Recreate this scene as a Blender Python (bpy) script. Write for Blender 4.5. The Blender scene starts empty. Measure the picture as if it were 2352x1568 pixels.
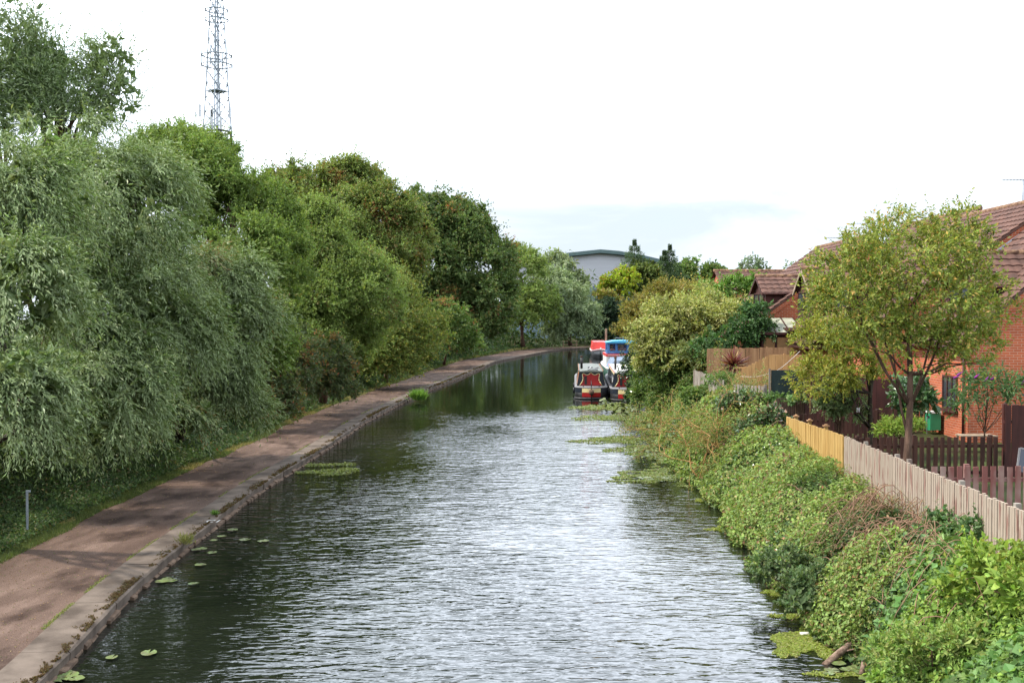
import bpy, math, random
import numpy as np
from mathutils import Vector

# ------------------------------------------------------------------ camera, sky, sun
H = 5.1                      # eye height above the water, standing on a bridge
PITCH = 0.02204
F = 2450.0                   # focal length in units of a 2352 wide picture
S = bpy.context.scene
C = S.collection
cam_d = bpy.data.cameras.new("camera")
cam_d.sensor_width = 36.0
cam_d.lens = 36.0 * F / 2352.0
cam_d.clip_start = 0.1
cam_d.clip_end = 6000.0
cam = bpy.data.objects.new("camera", cam_d)
C.objects.link(cam)
cam.location = (0, 0, H)
cam.rotation_euler = (math.radians(90) - PITCH, 0, 0)
S.camera = cam

SUN_DIR = Vector((-0.66, -0.10, 0.82)).normalized()     # towards the sun
SUN_EL = math.asin(SUN_DIR.z)
SUN_AZ = math.atan2(SUN_DIR.x, SUN_DIR.y)
sun_d = bpy.data.lights.new("sun", 'SUN')
sun_d.energy = 4.4
sun_d.angle = math.radians(2.5)
sun_d.color = (1.0, 0.93, 0.82)
sun = bpy.data.objects.new("sun", sun_d)
C.objects.link(sun)
sun.rotation_euler = SUN_DIR.to_track_quat('Z', 'Y').to_euler()

W = bpy.data.worlds.new("World")
S.world = W
W.use_nodes = True
nt = W.node_tree
nt.nodes.clear()
def wn(t, **k):
    n = nt.nodes.new(t)
    for a, b in k.items():
        setattr(n, a, b)
    return n
out = wn('ShaderNodeOutputWorld')
sky = wn('ShaderNodeTexSky', sky_type='NISHITA', sun_disc=False)
sky.sun_elevation = SUN_EL
sky.sun_rotation = SUN_AZ
sky.altitude = 50
bg1 = wn('ShaderNodeBackground'); bg1.inputs[1].default_value = 0.15
bg2 = wn('ShaderNodeBackground')
mixs = wn('ShaderNodeMixShader')
tc = wn('ShaderNodeTexCoord')
sep = wn('ShaderNodeSeparateXYZ')
mp = wn('ShaderNodeMapping'); mp.inputs['Scale'].default_value = (1.0, 1.0, 3.2)
n1 = wn('ShaderNodeTexNoise'); n1.inputs['Scale'].default_value = 2.6; n1.inputs['Detail'].default_value = 7; n1.inputs['Roughness'].default_value = 0.55
n1.inputs['Distortion'].default_value = 0.6
cr = wn('ShaderNodeValToRGB')
cr.color_ramp.elements[0].position = 0.39; cr.color_ramp.elements[0].color = (0.56, 0.63, 0.70, 1)
cr.color_ramp.elements[1].position = 0.60; cr.color_ramp.elements[1].color = (0.86, 0.93, 1.05, 1)
cf = wn('ShaderNodeMapRange'); cf.inputs['From Min'].default_value = 0.30; cf.inputs['From Max'].default_value = 0.44
cf.inputs['To Min'].default_value = 0.80; cf.inputs['To Max'].default_value = 1.0
el = wn('ShaderNodeValToRGB')            # brightness added to a mid-height sky band so the water reflects more; less overhead
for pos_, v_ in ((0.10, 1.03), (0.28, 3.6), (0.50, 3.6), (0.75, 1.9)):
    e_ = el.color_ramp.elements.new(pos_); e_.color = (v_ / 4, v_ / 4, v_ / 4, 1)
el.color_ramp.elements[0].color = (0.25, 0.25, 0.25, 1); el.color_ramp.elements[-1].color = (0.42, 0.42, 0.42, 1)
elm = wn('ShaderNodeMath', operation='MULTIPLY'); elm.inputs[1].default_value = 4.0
az = wn('ShaderNodeMapRange'); az.inputs['From Min'].default_value = -0.4; az.inputs['From Max'].default_value = 0.6  # sky ahead raised as well for the water, dimmer behind the camera
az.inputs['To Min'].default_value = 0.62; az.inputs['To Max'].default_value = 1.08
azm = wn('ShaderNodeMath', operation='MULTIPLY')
L_ = nt.links.new
L_(tc.outputs['Generated'], sep.inputs[0]); L_(tc.outputs['Generated'], mp.inputs[0])
L_(mp.outputs[0], n1.inputs['Vector']); L_(n1.outputs[0], cr.inputs[0]); L_(n1.outputs[0], cf.inputs[0])
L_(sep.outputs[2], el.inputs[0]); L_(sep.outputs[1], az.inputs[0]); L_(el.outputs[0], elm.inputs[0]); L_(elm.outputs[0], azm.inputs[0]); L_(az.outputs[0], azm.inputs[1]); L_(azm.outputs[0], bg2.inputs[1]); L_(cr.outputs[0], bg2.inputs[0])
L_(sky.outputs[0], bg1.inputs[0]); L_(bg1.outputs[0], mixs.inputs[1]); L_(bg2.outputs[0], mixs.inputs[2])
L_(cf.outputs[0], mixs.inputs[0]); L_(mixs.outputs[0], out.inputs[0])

S.view_settings.view_transform = 'Standard'
S.view_settings.look = 'None'
S.view_settings.exposure = 0.45
S.view_settings.gamma = 1.0
S.render.engine = 'CYCLES'
S.cycles.max_bounces = 6
S.cycles.diffuse_bounces = 3
S.cycles.glossy_bounces = 3
S.cycles.transmission_bounces = 3
S.cycles.caustics_reflective = False
S.cycles.caustics_refractive = False
S.cycles.use_denoising = True

# ------------------------------------------------------------------ geometry helpers
def P(px, py, Y):
    """world point seen at picture position px,py (2352 x 1568) at distance Y"""
    w = (784 - py) / F
    t = Y / (math.cos(PITCH) + w * math.sin(PITCH))
    return np.array([(px - 1176) / F * t, Y, H + t * (-math.sin(PITCH) + w * math.cos(PITCH))])

def G(px, py, z=0.0):
    w = (784 - py) / F
    dz = -math.sin(PITCH) + w * math.cos(PITCH)
    t = (z - H) / dz
    return np.array([(px - 1176) / F * t, t * (math.cos(PITCH) + w * math.sin(PITCH)), z])

def put(o, parent=None):
    C.objects.link(o)
    if parent is not None:
        o.parent = parent
    return o

def tag(o, label=None, cat=None, group=None, kind=None):
    if label: o['label'] = label
    if cat: o['category'] = cat
    if group: o['group'] = group
    if kind: o['kind'] = kind
    return o

def thing(name, label, cat, loc=(0, 0, 0), rz=0.0, group=None):
    o = bpy.data.objects.new(name, None)
    o.empty_display_size = 0.3
    C.objects.link(o)
    o.location = loc
    o.rotation_euler = (0, 0, rz)
    return tag(o, label, cat, group)

def np_mesh(name, verts, faces, mat, parent=None, colors=None, smooth=False):
    """verts (n,3), faces (m,3|4); colours per face"""
    verts = np.asarray(verts, dtype=np.float32)
    faces = np.asarray(faces, dtype=np.int32)
    m, k = faces.shape
    me = bpy.data.meshes.new(name)
    me.vertices.add(len(verts)); me.vertices.foreach_set('co', verts.ravel())
    me.loops.add(m * k); me.loops.foreach_set('vertex_index', faces.ravel())
    me.polygons.add(m)
    me.polygons.foreach_set('loop_start', np.arange(0, m * k, k, dtype=np.int32))
    me.polygons.foreach_set('loop_total', np.full(m, k, dtype=np.int32))
    me.polygons.foreach_set('use_smooth', np.full(m, smooth))
    if colors is not None:
        a = me.attributes.new('Col', 'FLOAT_COLOR', 'FACE')
        c4 = np.ones((m, 4), dtype=np.float32); c4[:, :3] = colors
        a.data.foreach_set('color', c4.ravel())
    me.update(calc_edges=True)
    me.materials.append(mat)
    return put(bpy.data.objects.new(name, me), parent)

class MB:
    """collects shapes and links them as one mesh object"""
    def __init__(s):
        s.v = []; s.f = []; s.smooth = []
    def add(s, vs, fs, smooth=False):
        b = len(s.v)
        s.v += [tuple(map(float, v)) for v in vs]
        s.f += [tuple(b + i for i in f) for f in fs]
        s.smooth += [smooth] * len(fs)
        return s
    def box(s, x0, x1, y0, y1, z0, z1):
        return s.add([(x0, y0, z0), (x1, y0, z0), (x1, y1, z0), (x0, y1, z0), (x0, y0, z1), (x1, y0, z1), (x1, y1, z1), (x0, y1, z1)],
                     [(0, 3, 2, 1), (4, 5, 6, 7), (0, 1, 5, 4), (1, 2, 6, 5), (2, 3, 7, 6), (3, 0, 4, 7)])
    def beam(s, a, b, w, h, up=(0, 0, 1)):
        a = Vector(a); b = Vector(b); d = (b - a).normalized(); up = Vector(up)
        if abs(d.dot(up)) > 0.98: up = Vector((0, 1, 0))
        x = d.cross(up).normalized() * w / 2; y = x.cross(d).normalized() * h / 2
        vs = [a - x - y, a + x - y, a + x + y, a - x + y, b - x - y, b + x - y, b + x + y, b - x + y]
        return s.add(vs, [(0, 3, 2, 1), (4, 5, 6, 7), (0, 1, 5, 4), (1, 2, 6, 5), (2, 3, 7, 6), (3, 0, 4, 7)])
    def tube(s, pts, rad, n=6, cap=True):
        pts = [Vector(p) for p in pts]
        if not hasattr(rad, '__len__'): rad = [rad] * len(pts)
        vs = []; fs = []
        ref = Vector((0.13, 0.31, 1)).normalized()
        for i, p in enumerate(pts):
            d = (pts[min(i + 1, len(pts) - 1)] - pts[max(i - 1, 0)])
            d = d.normalized() if d.length > 1e-9 else Vector((0, 0, 1))
            r_ = ref if abs(d.dot(ref)) < 0.95 else Vector((1, 0, 0))
            x = d.cross(r_).normalized(); y = d.cross(x)
            for k in range(n):
                a = 2 * math.pi * k / n
                vs.append(p + (x * math.cos(a) + y * math.sin(a)) * rad[i])
        for i in range(len(pts) - 1):
            for k in range(n):
                k2 = (k + 1) % n
                fs.append((i * n + k, i * n + k2, (i + 1) * n + k2, (i + 1) * n + k))
        if cap:
            fs.append(tuple(range(n))[::-1]); fs.append(tuple((len(pts) - 1) * n + k for k in range(n)))
        return s.add(vs, fs, True)
    def prism(s, poly, axis, a, b):
        """poly in the plane across `axis`: axis y -> (x,z), axis x -> (y,z), axis z -> (x,y)"""
        n = len(poly)
        def m(p, t):
            return {'y': (p[0], t, p[1]), 'x': (t, p[0], p[1]), 'z': (p[0], p[1], t)}[axis]
        vs = [m(p, a) for p in poly] + [m(p, b) for p in poly]
        fs = [tuple(range(n)), tuple(range(2 * n - 1, n - 1, -1))]
        fs += [(i, i + n, (i + 1) % n + n, (i + 1) % n) for i in range(n)]
        return s.add(vs, fs)
    def ball(s, c, rx, ry, rz, nu=12, nv=8):
        vs = []; fs = []
        for j in range(nv + 1):
            th = math.pi * j / nv
            for i in range(nu):
                ph = 2 * math.pi * i / nu
                vs.append((c[0] + rx * math.sin(th) * math.cos(ph), c[1] + ry * math.sin(th) * math.sin(ph), c[2] + rz * math.cos(th)))
        for j in range(nv):
            for i in range(nu):
                i2 = (i + 1) % nu
                fs.append((j * nu + i, (j + 1) * nu + i, (j + 1) * nu + i2, j * nu + i2))
        return s.add(vs, fs, True)
    def build(s, name, mat, parent=None):
        me = bpy.data.meshes.new(name)
        me.from_pydata(s.v, [], s.f)
        me.polygons.foreach_set('use_smooth', s.smooth)
        me.materials.append(mat)
        me.update()
        return put(bpy.data.objects.new(name, me), parent)

# ------------------------------------------------------------------ materials
def new_mat(name):
    m = bpy.data.materials.new(name); m.use_nodes = True
    t = m.node_tree; b = t.nodes['Principled BSDF']
    return m, t, b

def noisy(name, col, col2=None, scale=4.0, rough=0.7, bump=0.0, spec=0.3, metal=0.0, stretch=(1, 1, 1), detail=6, lo=0.35, hi=0.65, bscale=None):
    m, t, b = new_mat(name)
    geo = t.nodes.new('ShaderNodeNewGeometry')
    mpn = t.nodes.new('ShaderNodeMapping'); mpn.inputs['Scale'].default_value = stretch
    t.links.new(geo.outputs['Position'], mpn.inputs[0])
    nz = t.nodes.new('ShaderNodeTexNoise'); nz.inputs['Scale'].default_value = scale; nz.inputs['Detail'].default_value = detail
    t.links.new(mpn.outputs[0], nz.inputs['Vector'])
    r = t.nodes.new('ShaderNodeValToRGB')
    col2 = col2 or tuple(c * 0.7 for c in col)
    r.color_ramp.elements[0].position = lo; r.color_ramp.elements[0].color = (*col2, 1)
    r.color_ramp.elements[1].position = hi; r.color_ramp.elements[1].color = (*col, 1)
    t.links.new(nz.outputs[0], r.inputs[0]); t.links.new(r.outputs[0], b.inputs['Base Color'])
    b.inputs['Roughness'].default_value = rough
    b.inputs['Specular IOR Level'].default_value = spec
    b.inputs['Metallic'].default_value = metal
    if bump:
        n2 = t.nodes.new('ShaderNodeTexNoise'); n2.inputs['Scale'].default_value = bscale or scale * 5; n2.inputs['Detail'].default_value = 4
        t.links.new(mpn.outputs[0], n2.inputs['Vector'])
        bp = t.nodes.new('ShaderNodeBump'); bp.inputs['Strength'].default_value = 1.0; bp.inputs['Distance'].default_value = bump
        t.links.new(n2.outputs[0], bp.inputs['Height']); t.links.new(bp.outputs[0], b.inputs['Normal'])
    return m

def leaf_mat(name, trans=0.34, rough=0.5, spec=0.24, under=None):
    m, t, b = new_mat(name)
    at = t.nodes.new('ShaderNodeAttribute'); at.attribute_name = 'Col'
    col = at.outputs['Color']
    if under:
        geo = t.nodes.new('ShaderNodeNewGeometry')
        mx = t.nodes.new('ShaderNodeMix'); mx.data_type = 'RGBA'
        mu = t.nodes.new('ShaderNodeMix'); mu.data_type = 'RGBA'; mu.inputs[0].default_value = 0.6
        t.links.new(col, mu.inputs[6]); mu.inputs[7].default_value = (*under, 1)
        t.links.new(geo.outputs['Backfacing'], mx.inputs[0])
        t.links.new(col, mx.inputs[6]); t.links.new(mu.outputs[2], mx.inputs[7])
        col = mx.outputs[2]
    t.links.new(col, b.inputs['Base Color'])
    b.inputs['Roughness'].default_value = rough
    b.inputs['Specular IOR Level'].default_value = spec
    tr = t.nodes.new('ShaderNodeBsdfTranslucent')
    hs = t.nodes.new('ShaderNodeMix'); hs.data_type = 'RGBA'; hs.blend_type = 'MULTIPLY'; hs.inputs[0].default_value = 1.0
    hs.inputs[7].default_value = (1.35, 1.35, 0.7, 1)
    t.links.new(col, hs.inputs[6]); t.links.new(hs.outputs[2], tr.inputs['Color'])
    ms = t.nodes.new('ShaderNodeMixShader'); ms.inputs[0].default_value = trans
    t.links.new(b.outputs[0], ms.inputs[1]); t.links.new(tr.outputs[0], ms.inputs[2])
    t.links.new(ms.outputs[0], t.nodes['Material Output'].inputs['Surface'])
    return m

def brick_mat(name, c1, c2, mortar):
    m, t, b = new_mat(name)
    geo = t.nodes.new('ShaderNodeNewGeometry')
    sp = t.nodes.new('ShaderNodeSeparateXYZ'); t.links.new(geo.outputs['Position'], sp.inputs[0])
    ad = t.nodes.new('ShaderNodeMath'); ad.operation = 'ADD'
    t.links.new(sp.outputs[0], ad.inputs[0]); t.links.new(sp.outputs[1], ad.inputs[1])
    cb = t.nodes.new('ShaderNodeCombineXYZ'); t.links.new(ad.outputs[0], cb.inputs[0]); t.links.new(sp.outputs[2], cb.inputs[1])
    br = t.nodes.new('ShaderNodeTexBrick')
    br.inputs['Color1'].default_value = (*c1, 1); br.inputs['Color2'].default_value = (*c2, 1); br.inputs['Mortar'].default_value = (*mortar, 1)
    br.inputs['Scale'].default_value = 1.0; br.inputs['Mortar Size'].default_value = 0.0065; br.inputs['Mortar Smooth'].default_value = 0.3
    br.inputs['Brick Width'].default_value = 0.225; br.inputs['Row Height'].default_value = 0.075; br.inputs['Bias'].default_value = 0.0
    t.links.new(cb.outputs[0], br.inputs['Vector'])
    nz = t.nodes.new('ShaderNodeTexNoise'); nz.inputs['Scale'].default_value = 1.1; nz.inputs['Detail'].default_value = 5
    t.links.new(geo.outputs['Position'], nz.inputs['Vector'])
    mr = t.nodes.new('ShaderNodeMapRange'); mr.inputs['From Min'].default_value = 0.3; mr.inputs['From Max'].default_value = 0.7
    mr.inputs['To Min'].default_value = 0.78; mr.inputs['To Max'].default_value = 1.12
    t.links.new(nz.outputs[0], mr.inputs[0])
    mx = t.nodes.new('ShaderNodeVectorMath'); mx.operation = 'SCALE'
    t.links.new(br.outputs['Color'], mx.inputs[0]); t.links.new(mr.outputs[0], mx.inputs['Scale'])
    t.links.new(mx.outputs[0], b.inputs['Base Color'])
    b.inputs['Roughness'].default_value = 0.85; b.inputs['Specular IOR Level'].default_value = 0.2
    bp = t.nodes.new('ShaderNodeBump'); bp.inputs['Distance'].default_value = 0.006; bp.invert = True
    t.links.new(br.outputs['Fac'], bp.inputs['Height']); t.links.new(bp.outputs[0], b.inputs['Normal'])
    return m

M = {}
M['brick'] = brick_mat('orange_red_brick', (0.48, 0.122, 0.052), (0.37, 0.092, 0.043), (0.48, 0.34, 0.25))
M['tile'] = noisy('concrete_roof_tile', (0.150, 0.082, 0.064), (0.085, 0.050, 0.041), 2.5, 0.85, 0.003, 0.15)
M['ridge'] = noisy('lichened_ridge_tile', (0.27, 0.17, 0.10), (0.13, 0.07, 0.05), 6, 0.9, 0.004, 0.15)
M['brown_wood'] = noisy('dark_brown_stained_wood', (0.075, 0.022, 0.018), (0.035, 0.012, 0.010), 5, 0.6, 0.002, 0.3, stretch=(1, 1, 0.2))
M['umber_fence'] = noisy('umber_fence_wood', (0.085, 0.038, 0.028), (0.035, 0.016, 0.012), 7, 0.75, 0.003, 0.2, stretch=(1, 1, 0.15))
M['tan_fence'] = noisy('tan_fence_wood', (0.52, 0.31, 0.13), (0.36, 0.20, 0.08), 6, 0.75, 0.003, 0.2, stretch=(1, 1, 0.12))
M['old_tan_fence'] = noisy('older_tan_fence_wood', (0.42, 0.25, 0.13), (0.28, 0.155, 0.08), 6, 0.8, 0.003, 0.2, stretch=(1, 1, 0.12))
M['yellow_fence'] = noisy('new_yellow_timber', (0.52, 0.34, 0.12), (0.38, 0.22, 0.065), 9, 0.65, 0.002, 0.3, stretch=(1, 1, 0.12))
M['grey_fence'] = noisy('weathered_grey_timber_with_red_stain', (0.34, 0.275, 0.215), (0.22, 0.115, 0.09), 3.2, 0.85, 0.003, 0.2, stretch=(1, 2.5, 0.5), lo=0.34, hi=0.46)
M['grey_fence2'] = noisy('silvery_grey_timber', (0.30, 0.27, 0.23), (0.16, 0.12, 0.10), 5, 0.85, 0.003, 0.2, stretch=(1, 1, 0.2))
M['red_fence'] = noisy('faded_red_picket_paint', (0.30, 0.215, 0.185), (0.19, 0.075, 0.065), 2.6, 0.8, 0.003, 0.2, stretch=(1, 1, 0.5), lo=0.42, hi=0.66)
M['green_panel'] = noisy('dark_green_sheet', (0.012, 0.028, 0.026), (0.006, 0.014, 0.014), 3, 0.5, 0.01, 0.4, stretch=(1, 1, 0.3))
M['brushwood'] = noisy('brushwood_screen', (0.17, 0.115, 0.085), (0.07, 0.045, 0.035), 30, 0.9, 0.01, 0.1, stretch=(1, 1, 0.04))
M['concrete'] = noisy('kerb_concrete', (0.155, 0.122, 0.098), (0.07, 0.053, 0.041), 1.9, 0.9, 0.006, 0.15, bscale=25)
M['stone'] = noisy('old_wall_stone', (0.17, 0.115, 0.08), (0.075, 0.05, 0.035), 5, 0.9, 0.02, 0.15, bscale=12)
M['moss'] = noisy('dry_brown_moss', (0.10, 0.055, 0.025), (0.05, 0.03, 0.015), 25, 1.0, 0.01, 0.0)
M['bark'] = noisy('brown_bark', (0.17, 0.105, 0.075), (0.07, 0.043, 0.032), 9, 0.9, 0.02, 0.1, stretch=(1, 1, 0.3))
M['dark_bark'] = noisy('dark_bark', (0.075, 0.06, 0.045), (0.03, 0.024, 0.018), 9, 0.9, 0.02, 0.1, stretch=(1, 1, 0.3))
M['stem'] = noisy('dry_brown_stem', (0.28, 0.165, 0.10), (0.17, 0.10, 0.065), 8, 0.8)
M['golden_twig'] = noisy('golden_brown_twig', (0.40, 0.235, 0.085), (0.27, 0.15, 0.055), 9, 0.7, 0.0, 0.2)
M['peeling_bark'] = noisy('peeling_pink_bark', (0.30, 0.21, 0.16), (0.11, 0.07, 0.05), 14, 0.85, 0.01, 0.15)
M['glass'] = noisy('window_glass', (0.05, 0.06, 0.065), (0.03, 0.035, 0.04), 2, 0.06, 0, 0.8)
M['white'] = noisy('white_paint', (0.72, 0.71, 0.68), (0.6, 0.59, 0.56), 3, 0.45, 0, 0.4)
M['cream'] = noisy('cream_paint', (0.72, 0.60, 0.30), (0.60, 0.49, 0.24), 3, 0.45, 0, 0.4)
M['boat_red'] = noisy('boat_red_paint', (0.36, 0.012, 0.012), (0.26, 0.01, 0.01), 2, 0.35, 0, 0.5)
M['bright_red'] = noisy('bright_red_paint', (0.62, 0.035, 0.025), (0.5, 0.03, 0.02), 2, 0.45, 0, 0.5)
M['boat_black'] = noisy('hull_black', (0.018, 0.017, 0.017), (0.008, 0.008, 0.008), 4, 0.45, 0.003, 0.4)
M['navy'] = noisy('dark_navy_paint', (0.016, 0.022, 0.032), (0.012, 0.015, 0.024), 3, 0.35, 0, 0.5)
M['boat_grey'] = noisy('grey_roof_paint', (0.15, 0.16, 0.135), (0.10, 0.11, 0.09), 2.5, 0.6, 0, 0.3)
M['gun_grey'] = noisy('gunwale_grey', (0.19, 0.185, 0.19), (0.12, 0.115, 0.12), 3, 0.6, 0, 0.3)
M['boat_blue'] = noisy('wheelhouse_blue', (0.075, 0.19, 0.42), (0.06, 0.16, 0.36), 2, 0.45, 0, 0.4)
M['sky_blue'] = noisy('cyan_roof_paint', (0.09, 0.47, 0.72), (0.07, 0.4, 0.65), 2, 0.5, 0, 0.4)
M['tarp'] = noisy('blue_grey_tarpaulin', (0.22, 0.28, 0.37), (0.14, 0.18, 0.26), 2.2, 0.7, 0.02, 0.3, stretch=(2.5, 1, 0.6), bscale=3)
M['dark_green'] = noisy('dark_green_paint', (0.01, 0.06, 0.035), (0.008, 0.045, 0.028), 2, 0.4, 0, 0.4)
M['wood_ply'] = noisy('varnished_wood', (0.45, 0.25, 0.09), (0.33, 0.17, 0.06), 3, 0.45, 0, 0.4)
M['metal'] = noisy('galvanised_steel', (0.27, 0.31, 0.34), (0.19, 0.22, 0.245), 3, 0.5, 0, 0.5, 0.3)
M['antenna'] = noisy('pale_antenna_shell', (0.62, 0.64, 0.66), (0.52, 0.54, 0.56), 3, 0.5, 0, 0.4)
M['clad'] = noisy('light_grey_cladding', (0.55, 0.55, 0.58), (0.47, 0.47, 0.50), 1.2, 0.6, 0.02, 0.3, stretch=(0.05, 0.05, 6), bscale=2.5)
M['clad_blue'] = noisy('blue_grey_glazing', (0.20, 0.27, 0.36), (0.12, 0.17, 0.24), 1.2, 0.3, 0.0, 0.5, stretch=(0.4, 0.4, 5))
M['teal'] = noisy('teal_roof_edge', (0.10, 0.155, 0.155), (0.08, 0.125, 0.128), 2, 0.55, 0, 0.3)
M['post_wood'] = noisy('bleached_rail_wood', (0.36, 0.28, 0.2), (0.22, 0.17, 0.12), 4, 0.85, 0, 0.2)
M['hose_green'] = noisy('hose_reel_green_plastic', (0.03, 0.27, 0.13), (0.025, 0.22, 0.10), 3, 0.35, 0, 0.5)
M['lead'] = noisy('lead_flashing', (0.42, 0.46, 0.52), (0.28, 0.31, 0.36), 4, 0.6, 0, 0.4)
M['polycarb'] = noisy('dirty_polycarbonate', (0.42, 0.43, 0.34), (0.28, 0.29, 0.22), 3, 0.5, 0, 0.4)
M['blind'] = noisy('tan_blind', (0.42, 0.24, 0.10), (0.34, 0.19, 0.08), 3, 0.7, 0, 0.3)
M['panel_dark'] = noisy('dark_blue_panel', (0.014, 0.02, 0.04), (0.01, 0.014, 0.03), 3, 0.15, 0, 0.6)
M['duckweed'] = noisy('duckweed_green', (0.27, 0.32, 0.06), (0.15, 0.19, 0.035), 6, 0.6, 0.004, 0.3, bscale=60)
M['leaf'] = leaf_mat('broad_leaf')
M['willow_leaf'] = leaf_mat('willow_leaf', 0.24, 0.44, 0.36, (0.30, 0.375, 0.20))
M['gloss_leaf'] = leaf_mat('glossy_leaf', 0.15, 0.28, 0.55)
M['blade'] = leaf_mat('grass_blade', 0.35, 0.5, 0.25)

# ground
def ground_mat():
    m, t, b = new_mat('earth_and_grass')
    geo = t.nodes.new('ShaderNodeNewGeometry')
    n = t.nodes.new('ShaderNodeTexNoise'); n.inputs['Scale'].default_value = 0.9; n.inputs['Detail'].default_value = 8
    t.links.new(geo.outputs['Position'], n.inputs['Vector'])
    r = t.nodes.new('ShaderNodeValToRGB')
    r.color_ramp.elements[0].position = 0.35; r.color_ramp.elements[0].color = (0.03, 0.022, 0.013, 1)
    r.color_ramp.elements[1].position = 0.62; r.color_ramp.elements[1].color = (0.055, 0.07, 0.022, 1)
    t.links.new(n.outputs[0], r.inputs[0]); t.links.new(r.outputs[0], b.inputs['Base Color'])
    b.inputs['Roughness'].default_value = 0.95; b.inputs['Specular IOR Level'].default_value = 0.1
    bp = t.nodes.new('ShaderNodeBump'); bp.inputs['Distance'].default_value = 0.05
    n2 = t.nodes.new('ShaderNodeTexNoise'); n2.inputs['Scale'].default_value = 14; t.links.new(geo.outputs['Position'], n2.inputs['Vector'])
    t.links.new(n2.outputs[0], bp.inputs['Height']); t.links.new(bp.outputs[0], b.inputs['Normal'])
    return m
M['ground'] = ground_mat()

def path_mat():
    """worn red-brown gravel path with damp stains, paler scuffs and loose grit"""
    m, t, b = new_mat('red_brown_gravel')
    geo = t.nodes.new('ShaderNodeNewGeometry')
    def nz(scale, detail=5, st=(1, 1, 1)):
        mpn = t.nodes.new('ShaderNodeMapping'); mpn.inputs['Scale'].default_value = st
        n = t.nodes.new('ShaderNodeTexNoise'); n.inputs['Scale'].default_value = scale; n.inputs['Detail'].default_value = detail
        t.links.new(geo.outputs['Position'], mpn.inputs[0]); t.links.new(mpn.outputs[0], n.inputs['Vector']); return n
    def ramp(n, a, ca, b_, cb):
        r = t.nodes.new('ShaderNodeValToRGB')
        r.color_ramp.elements[0].position = a; r.color_ramp.elements[0].color = (*ca, 1)
        r.color_ramp.elements[1].position = b_; r.color_ramp.elements[1].color = (*cb, 1)
        t.links.new(n.outputs[0], r.inputs[0]); return r
    base = ramp(nz(0.7, 7, (1, .5, 1)), 0.3, (0.060, 0.038, 0.028), 0.7, (0.126, 0.086, 0.066))
    grit = ramp(nz(55, 3), 0.30, (0.55, 0.52, 0.5), 0.72, (1.45, 1.4, 1.4))
    damp = ramp(nz(0.9, 5, (1.2, 0.7, 1)), 0.34, (0.38, 0.34, 0.32), 0.47, (1, 1, 1))
    pale = ramp(nz(1.7, 6, (1.6, 0.5, 1)), 0.50, (1, 1, 1), 0.68, (1.45, 1.5, 1.55))
    mx = t.nodes.new('ShaderNodeMix'); mx.data_type = 'RGBA'; mx.blend_type = 'MULTIPLY'; mx.inputs[0].default_value = 1
    t.links.new(base.outputs[0], mx.inputs[6]); t.links.new(grit.outputs[0], mx.inputs[7])
    m2 = t.nodes.new('ShaderNodeMix'); m2.data_type = 'RGBA'; m2.blend_type = 'MULTIPLY'; m2.inputs[0].default_value = 1
    t.links.new(mx.outputs[2], m2.inputs[6]); t.links.new(damp.outputs[0], m2.inputs[7])
    m3 = t.nodes.new('ShaderNodeMix'); m3.data_type = 'RGBA'; m3.blend_type = 'MULTIPLY'; m3.inputs[0].default_value = 1
    t.links.new(m2.outputs[2], m3.inputs[6]); t.links.new(pale.outputs[0], m3.inputs[7])
    t.links.new(m3.outputs[2], b.inputs['Base Color'])
    b.inputs['Roughness'].default_value = 0.9; b.inputs['Specular IOR Level'].default_value = 0.15
    bp = t.nodes.new('ShaderNodeBump'); bp.inputs['Distance'].default_value = 0.008
    t.links.new(nz(45, 4).outputs[0], bp.inputs['Height']); t.links.new(bp.outputs[0], b.inputs['Normal'])
    return m
M['path'] = path_mat()

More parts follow.
